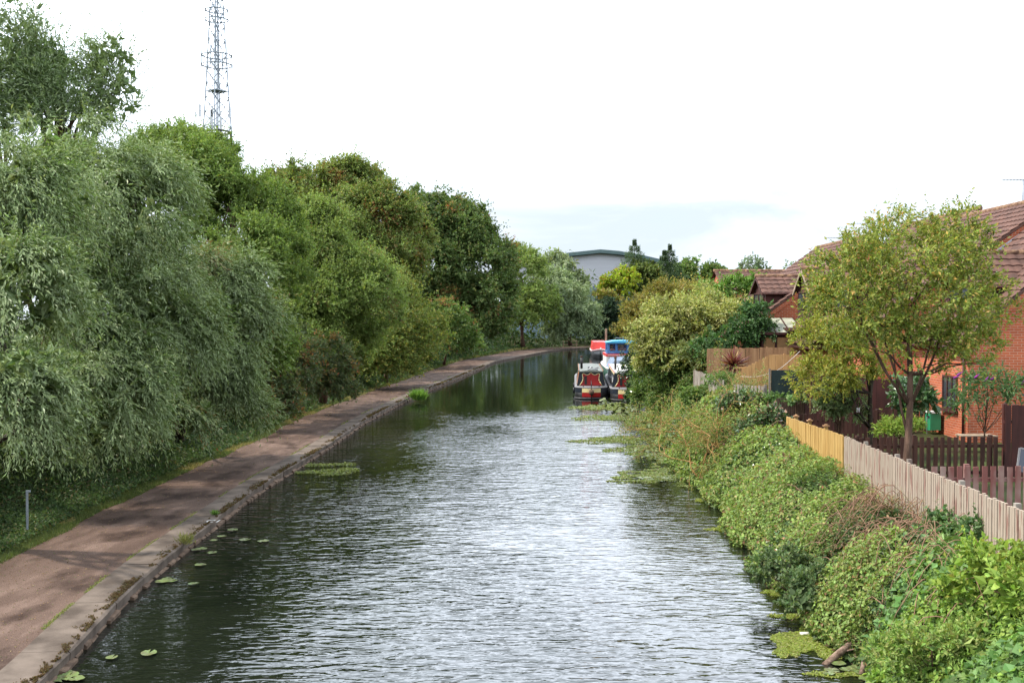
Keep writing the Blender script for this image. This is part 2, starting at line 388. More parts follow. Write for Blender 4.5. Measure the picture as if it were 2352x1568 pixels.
def water_mat():
    m, t, b = new_mat('canal_water')
    b.inputs['Base Color'].default_value = (0.006, 0.0075, 0.005, 1)
    b.inputs['Roughness'].default_value = 0.03
    b.inputs['IOR'].default_value = 1.47
    b.inputs['Specular IOR Level'].default_value = 0.5
    geo = t.nodes.new('ShaderNodeNewGeometry')
    sp = t.nodes.new('ShaderNodeSeparateXYZ'); t.links.new(geo.outputs['Position'], sp.inputs[0])
    def nz(scale, st, detail=2, rot=0.0, dist=0.0):
        mpn = t.nodes.new('ShaderNodeMapping'); mpn.inputs['Scale'].default_value = st; mpn.inputs['Rotation'].default_value = (0, 0, rot)
        n = t.nodes.new('ShaderNodeTexNoise'); n.inputs['Scale'].default_value = scale; n.inputs['Detail'].default_value = detail
        n.inputs['Distortion'].default_value = dist
        t.links.new(geo.outputs['Position'], mpn.inputs[0]); t.links.new(mpn.outputs[0], n.inputs['Vector']); return n.outputs[0]
    def mth(op, a, b_):
        n = t.nodes.new('ShaderNodeMath'); n.operation = op
        for i, x in enumerate((a, b_)):
            if isinstance(x, (int, float)): n.inputs[i].default_value = x
            else: t.links.new(x, n.inputs[i])
        return n.outputs[0]
    def mrg(x, a, b_, c, d):
        n = t.nodes.new('ShaderNodeMapRange'); n.interpolation_type = 'SMOOTHSTEP'
        for i, v in enumerate((a, b_, c, d)): n.inputs[i + 1].default_value = v
        t.links.new(x, n.inputs[0]); return n.outputs[0]
    w1 = mth('MULTIPLY', nz(4.3, (0.42, 1.0, 1), 1.2, 0.12, 0.8), 0.030)
    w2 = mth('MULTIPLY', nz(10.5, (0.45, 1.0, 1), 1.5, -0.2, 0.8), 0.010)
    w3 = mth('MULTIPLY', nz(1.1, (0.6, 1.0, 1), 1, 0.3), 0.03)
    hsum = mth('ADD', mth('ADD', w1, w2), w3)
    # the breeze drops behind the trees further up and close along the left bank
    far = mrg(sp.outputs[1], 48, 64, 1.0, 0.13)
    patch = mrg(nz(0.16, (1.0, 0.55, 1), 3), 0.34, 0.62, 0.45, 1.25)
    hh = mth('MULTIPLY', mth('MULTIPLY', hsum, far), patch)
    bp = t.nodes.new('ShaderNodeBump'); bp.inputs['Distance'].default_value = 1.0; bp.inputs['Strength'].default_value = 1.0
    t.links.new(hh, bp.inputs['Height']); t.links.new(bp.outputs[0], b.inputs['Normal'])
    return m
M['water'] = water_mat()

# ------------------------------------------------------------------ banks of the canal
def dense(pix, z):
    return np.array([G(x, y, z)[:2] for x, y in pix])
_lw = dense([(125, 1565), (242, 1429), (370, 1308), (440, 1255), (502, 1203), (619, 1116), (742, 1040), (836, 973), (953, 912),
             (1049, 872), (1138, 832), (1259, 808), (1314, 801.5), (1374, 799)], 0.0)
LEX = np.concatenate([[-4.6, -5.6, -6.1], _lw[:, 0], [24, 45, 90]])
LEY = np.concatenate([[-20, 0, 8], _lw[:, 1], [_lw[-1, 1] + 10, _lw[-1, 1] + 22, _lw[-1, 1] + 34]])
_lp = dense([(0, 1289), (151, 1221), (340, 1138), (446, 1078), (578, 1014), (655, 973), (800, 916), (977, 854), (1057, 828), (1178, 805.6)], 0.20)
def smooth_interp(y, ys, xs):
    y = np.asarray(y, float)
    acc = 0
    for d, w in ((-0.12, .25), (-.04, .25), (.04, .25), (.12, .25)):
        acc = acc + w * np.interp(y + d * np.clip(np.abs(y) * 0.5, 2, 30), ys, xs)
    return acc
def XL(y): return smooth_interp(y, LEY, LEX)
PWY = np.concatenate([[-20, 5], _lp[:, 1], [200]])
PWX = np.concatenate([[3.8, 3.8], XL(_lp[:, 1]) - _lp[:, 0], [4.5]])
def PW(y): return np.clip(smooth_interp(y, PWY, PWX), 3.2, 6.5)      # coping edge to the grass
REY = np.array([-20, 0, 15, 24, 32, 40, 50, 58, 62, 80, 86, 97, 133, 150, 165, 180, 200, 215])
REX = np.array([4.6, 4.9, 5.25, 5.4, 5.6, 6.2, 7.2, 8.2, 8.9, 10.0, 11.3, 12.2, 14.5, 18, 26, 40, 70, 110])
def XR(y): return smooth_interp(y, REY, REX)
def FX(y): return np.interp(y, [-20, 14.5, 20, 24, 30, 40.8, 45, 60, 200], [6.8, 6.95, 7.36, 7.56, 7.77, 7.7, 7.75, 11, 13])
def ZG(y): return np.interp(y, [0, 30, 44, 60, 90], [1.5, 1.5, 1.9, 1.6, 1.2])
def vnoise(x, y, s, seed=0):
    """cheap smooth value noise, vectorised"""
    x = np.asarray(x, float) / s; y = np.asarray(y, float) / s
    xi = np.floor(x).astype(np.int64); yi = np.floor(y).astype(np.int64); fx = x - xi; fy = y - yi
    fx = fx * fx * (3 - 2 * fx); fy = fy * fy * (3 - 2 * fy)
    def h(a, b):
        n = (a * 374761393 + b * 668265263 + seed * 982451653) & 0x7fffffff
        n = (n ^ (n >> 13)) * 1274126177 & 0x7fffffff
        return ((n ^ (n >> 16)) & 0xffff) / 65535.0
    return (h(xi, yi) * (1 - fx) + h(xi + 1, yi) * fx) * (1 - fy) + (h(xi, yi + 1) * (1 - fx) + h(xi + 1, yi + 1) * fx) * fy

def zbank(x, y):
    """height of the earth right of the canal"""
    xe = XR(y); fx = np.maximum(FX(y), xe + 1.2)
    t = np.clip((x - xe + 0.1) / (fx - xe - 0.2), 0, 1)
    return -0.25 + (ZG(y) + 0.2) * (t * t * (3 - 2 * t)) * 0.5 + (ZG(y) + 0.25) * t * 0.5 

ys = np.concatenate([np.arange(-20, 60, 1.5), np.arange(60, 230, 3.0), [260, 330, 500, 900, 1600, 3000]])
rows = []
for y in ys:
    xl = float(XL(min(y, 216))); xr = float(XR(min(y, 214)))
    if y > 225: xl, xr = 90.0, 91.0
    xs = [xl - 3000, xl - 300, xl - 60, xl - 25, xl - 12, xl - 7.5, xl - 6, xl - 4.2, xl - 0.1, xl - 0.02, xl + 0.6]
    zs = [0.8, 1.0, 1.0, 0.9, 0.75, 0.45, 0.22, 0.16, 0.16, -0.5, -1.2]
    if y > 225: zs[-2:] = [0.16, 0.16]
    fx = max(float(FX(y)), xr + 1.2)
    for k, t in enumerate((-0.7, 0.0, 0.2, 0.4, 0.6, 0.8, 1.0)):
        x = xr + t * (fx - xr) if t >= 0 else xr - 0.7
        xs.append(x); zs.append(-1.2 if t < 0 and y <= 225 else float(zbank(x, y)) if y <= 225 else 0.6)
    for dx in (2, 6, 15, 60, 300, 3000):
        xs.append(fx + dx); zs.append(float(ZG(y)))
    rows.append([(a, y, b) for a, b in zip(xs, zs)])
nc = len(rows[0])
gv = [p for r in rows for p in r]
gf = [(i * nc + j, i * nc + j + 1, (i + 1) * nc + j + 1, (i + 1) * nc + j) for i in range(len(rows) - 1) for j in range(nc - 1)]
tag(np_mesh('ground', gv, gf, M['ground'], smooth=True), kind='structure')

tag(MB().add([(-40, -25, 0), (120, -25, 0), (120, 222, 0), (-40, 222, 0)], [(0, 1, 2, 3)]).build('canal_water', M['water']), kind='structure')

def bank_frame(y):
    x = float(XL(y)); d = float(XL(y + 0.5) - XL(y - 0.5))
    n = Vector((-1.0, d, 0)).normalized()
    return x, n
def lstrip(name, o0, o1, z, mat, y0=-12, y1=206, step=0.5, z2=None, jit=0.0, kind='structure', seed=1):
    rr = random.Random(seed); vs = []; ysl = np.arange(y0, y1, step)
    for y in ysl:
        x, n = bank_frame(y)
        a = o0(y) if callable(o0) else o0; b = o1(y) if callable(o1) else o1
        b += rr.uniform(-jit, jit)
        k = 6
        for j in range(k + 1):
            q = a + (b - a) * j / k
            vs.append((x + n.x * q, y + n.y * q, z + (0.0 if not z2 else z2 * j / k)))
    k1 = 7
    fs = [(i * k1 + j, i * k1 + j + 1, (i + 1) * k1 + j + 1, (i + 1) * k1 + j) for i in range(len(ysl) - 1) for j in range(6)]
    return tag(np_mesh(name, vs, fs, mat, smooth=True), kind=kind)
lstrip('towpath', 0.66, lambda y: float(PW(y)), 0.185, M['path'], jit=0.06)

# coping: separate weathered concrete lengths with open joints
rng = random.Random(4)
cb = MB(); y = -10.0
while y < 204:
    ln = rng.choice([0.9, 1.4, 2.1, 2.6, 3.0]) * rng.uniform(0.9, 1.1); ye = y + ln
    nseg = 4; top_o = rng.uniform(-0.010, 0.008); out_j = rng.uniform(-0.03, 0.02)
    vs = []
    for i in range(nseg + 1):
        yy = y + 0.006 + (ln - 0.012) * i / nseg
        x, n = bank_frame(yy)
        wob = rng.uniform(-0.012, 0.012)
        for o, z in ((out_j + wob, 0.02), (out_j + wob - 0.012, 0.185 + top_o), (out_j + 0.025, 0.212 + top_o), (0.68, 0.208 + top_o * 0.3), (0.70, 0.09)):
            vs.append((x + n.x * o, yy + n.y * o, z))
    fs = [(i * 5 + j, (i + 1) * 5 + j, (i + 1) * 5 + j + 1, i * 5 + j + 1) for i in range(nseg) for j in range(4)]
    fs += [(0, 1, 2, 3, 4), tuple(nseg * 5 + k for k in (4, 3, 2, 1, 0))]
    cb.add(vs, fs)
    y = ye
coping = cb.build('coping_kerb', M['concrete'])
tag(coping, kind='structure')
# footing of old blocks at the waterline
fb = MB(); y = -8.0
while y < 110:
    ln = rng.uniform(0.25, 0.7); x, n = bank_frame(y + ln / 2)
    o0 = -0.04 - rng.uniform(0, 0.07); hz = rng.uniform(0.02, 0.09)
    ax, an = bank_frame(y); bx, bn = bank_frame(y + ln - 0.03)
    vs = []
    for (xx, nn, yy) in ((ax, an, y), (bx, bn, y + ln - 0.03)):
        for o, z in ((o0, -0.3), (o0, hz - 0.02), (o0 + 0.05, hz), (0.1, hz + 0.02), (0.1, -0.3)):
            vs.append((xx + nn.x * o, yy + nn.y * o, z + rng.uniform(-.012, .012)))
    fb.add(vs, [(j, j + 5, j + 6, j + 1) for j in range(4)] + [(0, 1, 2, 3, 4), (9, 8, 7, 6, 5)])
    y += ln + rng.uniform(0, 0.12)
tag(fb.build('canal_wall_footing', M['stone']), kind='structure')

# ------------------------------------------------------------------ foliage generators
def unit(v):
    return v / np.maximum(np.linalg.norm(v, axis=-1, keepdims=True), 1e-9)
def rand_unit(r, n):
    return unit(r.normal(size=(n, 3)))

def leaves(pos, direc, nrm, ln, wd, fold=0.18):
    """one folded leaf per row: base, left, tip, right"""
    direc = unit(direc)
    side = unit(np.cross(direc, nrm)); up = np.cross(side, direc)
    ln = np.asarray(ln).reshape(-1, 1); wd = np.asarray(wd).reshape(-1, 1)
    mid = pos + direc * ln * 0.45
    v = np.empty((len(pos), 4, 3), dtype=np.float32)
    v[:, 0] = pos
    v[:, 1] = mid - side * wd * 0.5 + up * wd * fold
    v[:, 2] = pos + direc * ln - up * ln * 0.10
    v[:, 3] = mid + side * wd * 0.5 + up * wd * fold
    return v.reshape(-1, 3)

def pick_cols(r, n, pal, jit=0.18):
    """pal: list of (weight, (r,g,b))"""
    w = np.array([p[0] for p in pal], float); w /= w.sum()
    c = np.array([p[1] for p in pal])[r.choice(len(pal), n, p=w)]
    return np.clip(c * (1 + r.normal(size=(n, 1)) * jit) * (1 + r.normal(size=(n, 3)) * 0.05), 0.004, 0.9)

TOTAL = [0]
def crown_mesh(name, blobs, parent, r, ll=0.10, lw=0.06, cover=1.6, twig=0.3, per=7, droop=0.1, wind=(0.1, 0, 0), pal=None, mat='leaf',
               sub=(0.13, 0.36), nsub=34, ragged=0.26, pal_patch=None, back=0.45, clump=0.9, shoots=0.02, jit=0.18, fill=0.6, tint=0.10, side=0.8, stray=18):
    """blobs: (cx,cy,cz,rx,ry,rz) ellipsoids of the crown; leaves sit on twigs on the shells of smaller lobes"""
    SC = []; SR = []; OUT = []
    for (cx, cy, cz, rx, ry, rz) in blobs:
        n = nsub
        d = rand_unit(r, n)
        d[:, 2] = np.where(d[:, 2] < -0.5, -d[:, 2] * 0.5, d[:, 2]); d = unit(d)
        rad = r.uniform(0.55, 0.92, (n, 1))
        SC.append(np.array([cx, cy, cz]) + d * rad * np.array([rx, ry, rz]))
        SR.append(r.uniform(sub[0], sub[1], n) * (rx * ry * rz) ** (1 / 3)); OUT.append(d)
        # small boughs that break the outline
        d = rand_unit(r, stray); d[:, 2] = np.abs(d[:, 2]) - 0.25; d = unit(d)
        SC.append(np.array([cx, cy, cz]) + d * r.uniform(0.92, 1.20, (stray, 1)) * np.array([rx, ry, rz])); SR.append(r.uniform(0.07, 0.19, stray) * (rx * ry * rz) ** (1 / 3)); OUT.append(d)
    SC = np.concatenate(SC); SR = np.concatenate(SR); OUT = np.concatenate(OUT)
    area = 4 * math.pi * (SR ** 2).sum() * 0.6
    nl = cover * area / (ll * lw * 0.55)
    nt_ = int(nl / per)
    idx = r.choice(len(SC), nt_, p=SR ** 2 / (SR ** 2).sum())
    view = unit(SC[idx] - np.array([0, 0, H]))
    facing = (OUT[idx] * view).sum(1)
    idx = idx[r.random(nt_) < np.where(facing > 0.25, back, 1.0)]
    nt_ = len(idx)
    d = unit(rand_unit(r, nt_) + clump * OUT[idx] + np.array([0, 0, 0.25]))
    p = SC[idx] + d * SR[idx][:, None] * r.uniform(1 - ragged * 2.2, 1 + ragged, (nt_, 1))
    sh = r.random(nt_) < shoots
    td = unit(d * 0.8 + rand_unit(r, nt_) * 0.55 + np.array(wind) + np.array([0, 0, -droop]))
    td[sh] = unit(d[sh] + np.array([0, 0, 0.7]))
    tl = twig * r.uniform(0.6, 1.3, nt_); tl[sh] *= 2.2
    # leaves along twigs
    k = per
    t = (np.arange(k) + 0.5) / k
    T = np.repeat(t[None, :], nt_, 0) + r.uniform(-0.06, 0.06, (nt_, k))
    pos = p[:, None, :] + td[:, None, :] * (tl[:, None] * T)[..., None]
    pos[..., 2] -= droop * (tl[:, None] * T ** 2) * 0.8
    sgn = np.where(np.arange(k) % 2 == 0, 1.0, -1.0)[None, :, None]
    sd = unit(np.cross(td, rand_unit(r, nt_)))[:, None, :]
    ldir = unit(td[:, None, :] * 0.9 + sd * sgn * side + r.normal(size=(nt_, k, 3)) * 0.25 + np.array([0, 0, -droop * 0.9]))
    nrm = unit(r.normal(size=(nt_, k, 3)) * 0.55 + d[:, None, :] * 0.7 + np.array([0, 0, 0.6]))
    n = nt_ * k
    lsz = r.uniform(0.7, 1.25, n)
    vv = leaves(pos.reshape(n, 3), ldir.reshape(n, 3), nrm.reshape(n, 3), ll * lsz, lw * lsz)
    col = pick_cols(r, n, pal, jit)
    lobe_tint = (1 + r.normal(size=(len(SC), 1)) * tint)          # each bough has leaves of its own tone
    col = col * np.repeat(lobe_tint[idx], k, 0)
    if pal_patch:      # boughs whose leaves turned
        frac, pp = pal_patch
        bad = np.repeat((r.random(len(SC)) < frac)[idx], k) & (r.random(n) < 0.6)
        col[bad] = pick_cols(r, int(bad.sum()), pp, jit)
    V = [vv]; COL = [col]
    # sparser, larger leaves deeper inside so the crown closes up
    nf = int(fill * area / (ll * lw * 6.5 * 0.55))
    if nf > 0:
        fi = r.integers(0, len(SC), nf)
        pf = SC[fi] + rand_unit(r, nf) * SR[fi][:, None] * r.uniform(0.1, 0.62, (nf, 1))
        V.append(leaves(pf, rand_unit(r, nf), rand_unit(r, nf), np.full(nf, ll * 2.3), np.full(nf, max(lw * 2.3, ll * 1.0))))
        COL.append(pick_cols(r, nf, pal, jit))
    vv = np.concatenate(V); col = np.concatenate(COL)
    m = len(col); TOTAL[0] += m
    return np_mesh(name, vv, np.arange(4 * m).reshape(m, 4), M[mat], parent, col), SC

def limbs(mb, base, top, r0, targets, rr, bend=0.25, n=5):
    base = Vector(base); top = Vector(top)
    pts = []; K = 7
    off = Vector((rr.uniform(-1, 1), rr.uniform(-1, 1), 0)) * bend * (top - base).length * 0.12
    for i in range(K + 1):
        t = i / K
        pts.append(base.lerp(top, t) + off * math.sin(t * math.pi) + Vector((rr.uniform(-1, 1), rr.uniform(-1, 1), 0)) * r0 * 0.25)
    mb.tube(pts, [r0 * (1.35 if i == 0 else 1 - 0.6 * i / K) for i in range(K + 1)], 9)
    for tg in targets:
        tg = Vector(tg); t0 = rr.uniform(0.35, 0.98)
        a = pts[min(K, int(t0 * K))]
        ln = (tg - a).length
        mid = a.lerp(tg, 0.5) + Vector((rr.uniform(-1, 1), rr.uniform(-1, 1), rr.uniform(-.2, .9))) * ln * bend * 0.5
        q = [a, a.lerp(mid, 0.55) + Vector((0, 0, -0.04 * ln)), mid, mid.lerp(tg, 0.55), tg]
        rb = r0 * (1 - 0.55 * t0) * 0.5
        mb.tube(q, [rb, rb * 0.8, rb * 0.6, rb * 0.4, rb * 0.15], n)

def tree(name, label, cat, blobs, base, r0, seed, group=None, nlimb=14, bark='bark', top=None, **kw):
    """blobs: (px, py, half width px, half height px, distance, depth ratio)"""
    wb = []
    for b in blobs:
        px, py, hx, hz, Y = b[:5]; dr = b[5] if len(b) > 5 else 1.0
        c = P(px, py, Y); s = F / Y * 1.09
        wb.append((c[0], c[1], c[2], hx / s, hx / s * dr, hz / s))
    r = np.random.default_rng(seed); rr = random.Random(seed)
    o = thing(name, label, cat, tuple(base), 0.0, group)
    local = [(b[0] - base[0], b[1] - base[1], b[2] - base[2]) + b[3:] for b in wb]
    cm, SC = crown_mesh('crown', wb, None, r, **kw)
    cm.parent = o; cm.matrix_parent_inverse.identity()
    me = cm.data
    co = np.empty(len(me.vertices) * 3, dtype=np.float32); me.vertices.foreach_get('co', co)
    co = co.reshape(-1, 3) - np.array(base, dtype=np.float32); me.vertices.foreach_set('co', co.ravel()); me.update()
    SCl = SC - np.array(base)
    if r0:
        tb = MB()
        if top is None:
            cz = np.mean([b[2] + 0.35 * b[5] for b in local]); cx = np.mean([b[0] for b in local]); cy = np.mean([b[1] for b in local])
            top = (cx, cy, max(cz, 0.5))
        else:
            top = tuple(np.array(top) - np.array(base))
        ti = rr.sample(range(len(SCl)), min(nlimb, len(SCl)))
        limbs(tb, (0, 0, -0.15), top, r0, [SCl[i] for i in ti], rr)
        tb.build('trunk', M[bark], o)
    return o

# palettes (albedo)
WIL = [(6, (0.115, 0.172, 0.052)), (3, (0.16, 0.22, 0.078)), (1.5, (0.23, 0.28, 0.12))]
ASH = [(6, (0.135, 0.205, 0.05)), (3, (0.175, 0.245, 0.062)), (1, (0.22, 0.27, 0.07))]
SYC = [(5, (0.15, 0.205, 0.055)), (3, (0.185, 0.235, 0.065)), (1, (0.24, 0.20, 0.07))]
BRN = [(2, (0.26, 0.14, 0.055)), (2, (0.22, 0.18, 0.06)), (0.6, (0.30, 0.10, 0.05))]
HAW = [(5, (0.175, 0.25, 0.068)), (3, (0.23, 0.295, 0.085)), (1, (0.13, 0.17, 0.05))]
DRK = [(6, (0.085, 0.135, 0.04)), (3, (0.12, 0.175, 0.055)), (1, (0.17, 0.17, 0.06))]
GRY = [(5, (0.10, 0.135, 0.055)), (3, (0.10, 0.13, 0.06)), (1, (0.16, 0.13, 0.06))]
OLV = [(5, (0.20, 0.19, 0.045)), (3, (0.27, 0.21, 0.055)), (2, (0.13, 0.15, 0.04))]
GLD = [(5, (0.28, 0.30, 0.09)), (3, (0.37, 0.37, 0.16)), (1, (0.17, 0.21, 0.06))]
YEL = [(5, (0.27, 0.34, 0.03)), (3, (0.20, 0.27, 0.03)), (1, (0.35, 0.22, 0.05))]
PAL = [(5, (0.14, 0.20, 0.085)), (3, (0.19, 0.25, 0.115)), (1, (0.24, 0.28, 0.15))]
CON = [(5, (0.035, 0.065, 0.035)), (3, (0.05, 0.085, 0.05))]
EUC = [(5, (0.14, 0.19, 0.12)), (3, (0.20, 0.25, 0.16))]
MID = [(5, (0.095, 0.16, 0.04)), (3, (0.14, 0.21, 0.06)), (1, (0.20, 0.22, 0.07))]
LIM = [(5, (0.19, 0.285, 0.05)), (3, (0.245, 0.335, 0.065)), (1, (0.30, 0.31, 0.07))]

def gl(px, Y, dx=0.0, z=0.6):
    """ground point at distance Y below picture column px"""
    return (float(P(px, 784, Y)[0]) + dx, Y, z)

# ------------------------------------------------------------------ LEFT BANK TREES
WW = dict(bark='dark_bark', mat='willow_leaf', pal=WIL, twig=0.72, per=12, droop=0.42, wind=(0.42, -0.15, 0), ragged=0.27, jit=0.26, nsub=34, sub=(0.13, 0.36), clump=1.0, tint=0.2, side=0.42, stray=14)
tree('willow_tree', 'tall grey-green willow nearest the camera with long boughs hanging over the verge', 'tree',
     [(40, 470, 130, 180, 22, 1.0), (60, 700, 110, 160, 20, 0.9), (40, 920, 95, 150, 19, 0.8), (20, 560, 150, 130, 23)],
     gl(-160, 22.5), 0.26, 11, ll=0.125, lw=0.031, cover=1.35, **WW)
tree('willow_tree', 'broad silvery willow standing second along the towpath, leaning over the path edge', 'tree',
     [(230, 480, 200, 190, 28), (110, 520, 150, 230, 29), (300, 720, 170, 170, 28), (210, 900, 160, 190, 26.5, 0.8), (330, 430, 90, 90, 30), (60, 990, 100, 90, 26, 0.8), (290, 610, 130, 150, 31.5), (250, 975, 110, 60, 29, 0.7)],
     gl(110, 31.5), 0.32, 12, ll=0.14, lw=0.035, cover=1.3, **WW)
tree('willow_tree', 'wind-blown open willow top rising highest against the sky at the picture edge', 'tree',
     [(30, 110, 85, 125, 31), (20, 260, 120, 120, 31), (215, 220, 85, 75, 33), (255, 150, 40, 60, 33), (150, 260, 100, 80, 32), (275, 240, 45, 70, 33), (100, 170, 60, 60, 32), (90, 300, 130, 70, 31.5), (60, 180, 90, 70, 31)],
     gl(60, 33.5), 0.26, 13, ll=0.14, lw=0.034, cover=1.05, mat='willow_leaf', pal=[(5, (0.11, 0.17, 0.06)), (3, (0.15, 0.21, 0.08))], side=0.45, twig=0.75, per=12, droop=0.05,
     wind=(-0.55, 0, 0.2), ragged=0.30, nsub=16, sub=(0.22, 0.36), fill=0.15, shoots=0.06)
tree('willow_tree', 'low round silver willow with reddened leaves in it, bulging over the verge', 'tree',
     [(500, 680, 125, 110, 36), (560, 760, 85, 120, 35.5), (440, 800, 120, 130, 35), (480, 900, 110, 80, 35.5, 0.8), (530, 925, 80, 60, 37, 0.7), (390, 970, 90, 70, 33, 0.7)],
     gl(400, 38.5), 0.2, 14, ll=0.15, lw=0.038, cover=1.3, pal_patch=(0.13, BRN), **WW)
tree('ash_tree', 'dense fresh green tree standing between the willows and the mast', 'tree',
     [(395, 360, 85, 72, 49), (450, 420, 120, 105, 48), (535, 500, 115, 115, 48), (570, 640, 115, 150, 46), (590, 800, 80, 100, 46), (610, 490, 65, 80, 50), (480, 360, 60, 50, 50), (640, 590, 60, 120, 50)],
     gl(520, 49), 0.3, 15, ll=0.11, lw=0.07, cover=1.4, pal=ASH, twig=0.35, per=8, droop=0.05, shoots=0.12, fill=1.0, nsub=40)
tree('sycamore_tree', 'tall sycamore with russet seed bunches at its top behind the hawthorns', 'tree',
     [(730, 470, 100, 90, 88), (800, 430, 80, 65, 90), (870, 500, 85, 80, 88), (780, 560, 130, 110, 86), (660, 440, 60, 50, 92), (900, 620, 70, 90, 88), (840, 590, 115, 80, 87), (940, 560, 50, 80, 92), (700, 520, 90, 80, 90)],
     gl(790, 89, z=0.8), 0.4, 16, ll=0.185, lw=0.135, cover=1.35, pal=SYC, pal_patch=(0.09, BRN), twig=0.55, per=7, droop=0.05, shoots=0.10, fill=1.0, nsub=40)
tree('hawthorn_tree', 'yellow-green hawthorn with a pointed top, the larger of the pair by the path', 'tree',
     [(740, 570, 75, 85, 58), (760, 680, 120, 110, 57), (700, 760, 85, 120, 55), (820, 640, 80, 80, 58), (730, 500, 35, 45, 58), (790, 790, 90, 70, 60), (700, 670, 75, 90, 57), (840, 720, 85, 90, 60)],
     gl(740, 59), 0.18, 17, ll=0.12, lw=0.075, cover=1.35, pal=HAW, pal_patch=(0.12, [(1, (0.22, 0.15, 0.06)), (2, (0.15, 0.17, 0.06))]), twig=0.55, per=9, shoots=0.14, fill=1.0, wind=(0.35, -0.1, 0.1))
tree('elder_bush', 'dull grey-green bush with rusty tips between the reddened willow and the hawthorn', 'shrub',
     [(660, 850, 65, 100, 49), (730, 850, 75, 85, 52), (640, 930, 50, 70, 46), (760, 890, 60, 35, 54)],
     gl(640, 52.5), 0.10, 18, ll=0.14, lw=0.08, cover=1.3, pal=GRY, pal_patch=(0.25, BRN), twig=0.35, per=7)
tree('hawthorn_tree', 'yellow-tinged hawthorn arching out over the towpath bend', 'tree',
     [(890, 720, 85, 95, 76), (920, 780, 70, 70, 74), (860, 800, 90, 70, 74), (980, 770, 40, 40, 77), (880, 845, 75, 28, 73, .8), (950, 825, 40, 25, 78)],
     gl(885, 79), 0.16, 19, ll=0.16, lw=0.095, cover=1.3, pal=[(4, (0.17, 0.22, 0.05)), (3, (0.12, 0.17, 0.04)), (2, (0.24, 0.22, 0.05))], twig=0.75, per=9, shoots=0.14, wind=(0.5, 0, 0.1))
tree('elder_bush', 'small mid-green bush below the big dark chestnut', 'shrub',
     [(1030, 735, 50, 50, 104), (1060, 770, 35, 28, 105), (1000, 785, 45, 32, 102), (1060, 795, 45, 18, 108)],
     gl(1020, 107), 0.12, 20, ll=0.25, lw=0.15, cover=1.2, pal=MID, pal_patch=(0.15, BRN), twig=0.5, per=7)
tree('horse_chestnut_tree', 'huge dark domed horse chestnut overhanging the path where the canal bends', 'tree',
     [(1015, 535, 112, 98, 132), (1065, 560, 80, 80, 131), (1100, 610, 90, 115, 130), (1000, 630, 100, 95, 128), (1110, 700, 88, 80, 128), (1085, 755, 85, 38, 127), (955, 520, 65, 85, 134), (980, 700, 70, 80, 130), (1050, 500, 60, 45, 134), (1040, 700, 80, 60, 128)],
     gl(1050, 134, z=0.8), 0.7, 21, ll=0.27, lw=0.21, cover=1.25, pal=DRK, pal_patch=(0.04, BRN), twig=0.8, per=7, bark='dark_bark', nsub=46, sub=(0.13, 0.30), fill=1.0, shoots=0.06)
tree('lime_tree', 'pale green tree just past the dark chestnut on the towpath side', 'tree',
     [(1200, 640, 55, 78, 166), (1195, 720, 52, 60, 163), (1240, 710, 48, 65, 165), (1170, 595, 35, 35, 170)],
     gl(1200, 168, z=0.8), 0.3, 22, ll=0.29, lw=0.2, cover=1.25, pal=HAW, twig=0.7, per=7)
tree('willow_tree', 'pale silvery willow at the far bend above the wooden rail', 'tree',
     [(1300, 700, 58, 60, 172), (1335, 730, 42, 50, 172), (1275, 650, 40, 40, 175), (1300, 760, 55, 25, 172)],
     gl(1310, 176, z=0.8), 0.3, 23, ll=0.42, lw=0.17, cover=1.2, mat='willow_leaf', pal=PAL, twig=1.1, per=8, droop=0.5, wind=(0.2, 0, 0))
tree('weeping_willow_tree', 'weeping willow hanging in front of the grey warehouse', 'tree',
     [(1280, 605, 42, 32, 190), (1325, 655, 28, 38, 190), (1240, 620, 30, 30, 190)],
     gl(1290, 193, z=1.0), 0.3, 24, ll=0.45, lw=0.15, cover=1.15, mat='willow_leaf', pal=[(4, (0.17, 0.21, 0.08)), (2, (0.12, 0.16, 0.06))], twig=1.8, per=10, droop=1.6, wind=(0, 0, 0))

# ------------------------------------------------------------------ FAR TREES, RIGHT OF THE BEND
tree('maple_tree', 'acid yellow-green tree at the bend right of the warehouse front', 'tree',
     [(1425, 665, 45, 40, 194), (1440, 640, 28, 24, 196), (1400, 655, 22, 22, 193)],
     gl(1430, 197, z=0.6), 0.3, 31, ll=0.42, lw=0.3, cover=1.2, pal=YEL, twig=0.6, per=7)
tree('maple_tree', 'orange-tinted young tree below the acid yellow-green one', 'tree',
     [(1385, 680, 24, 16, 188), (1408, 690, 24, 12, 188)],
     gl(1392, 190, z=0.6), 0.15, 32, ll=0.38, lw=0.26, cover=1.1, pal=[(3, (0.28, 0.22, 0.06)), (3, (0.20, 0.23, 0.05))], twig=0.5, per=7)
tree('oak_tree', 'upright dark olive tree behind the acid yellow-green one', 'tree',
     [(1480, 645, 42, 45, 199), (1505, 680, 40, 50, 198), (1472, 622, 24, 18, 200)],
     gl(1480, 201, z=0.6), 0.3, 33, ll=0.44, lw=0.3, cover=1.25, pal=[(5, (0.10, 0.14, 0.035)), (2, (0.14, 0.17, 0.045))], twig=0.6, per=7)
tree('yew_tree', 'nearly black-green tree filling the bend behind the moored boats', 'tree',
     [(1400, 725, 42, 38, 184.5), (1435, 745, 50, 35, 188), (1405, 765, 42, 24, 185), (1370, 765, 24, 20, 185)],
     gl(1405, 188, z=0.4), 0.3, 34, ll=0.38, lw=0.26, cover=1.5, pal=CON, twig=0.6, per=7)
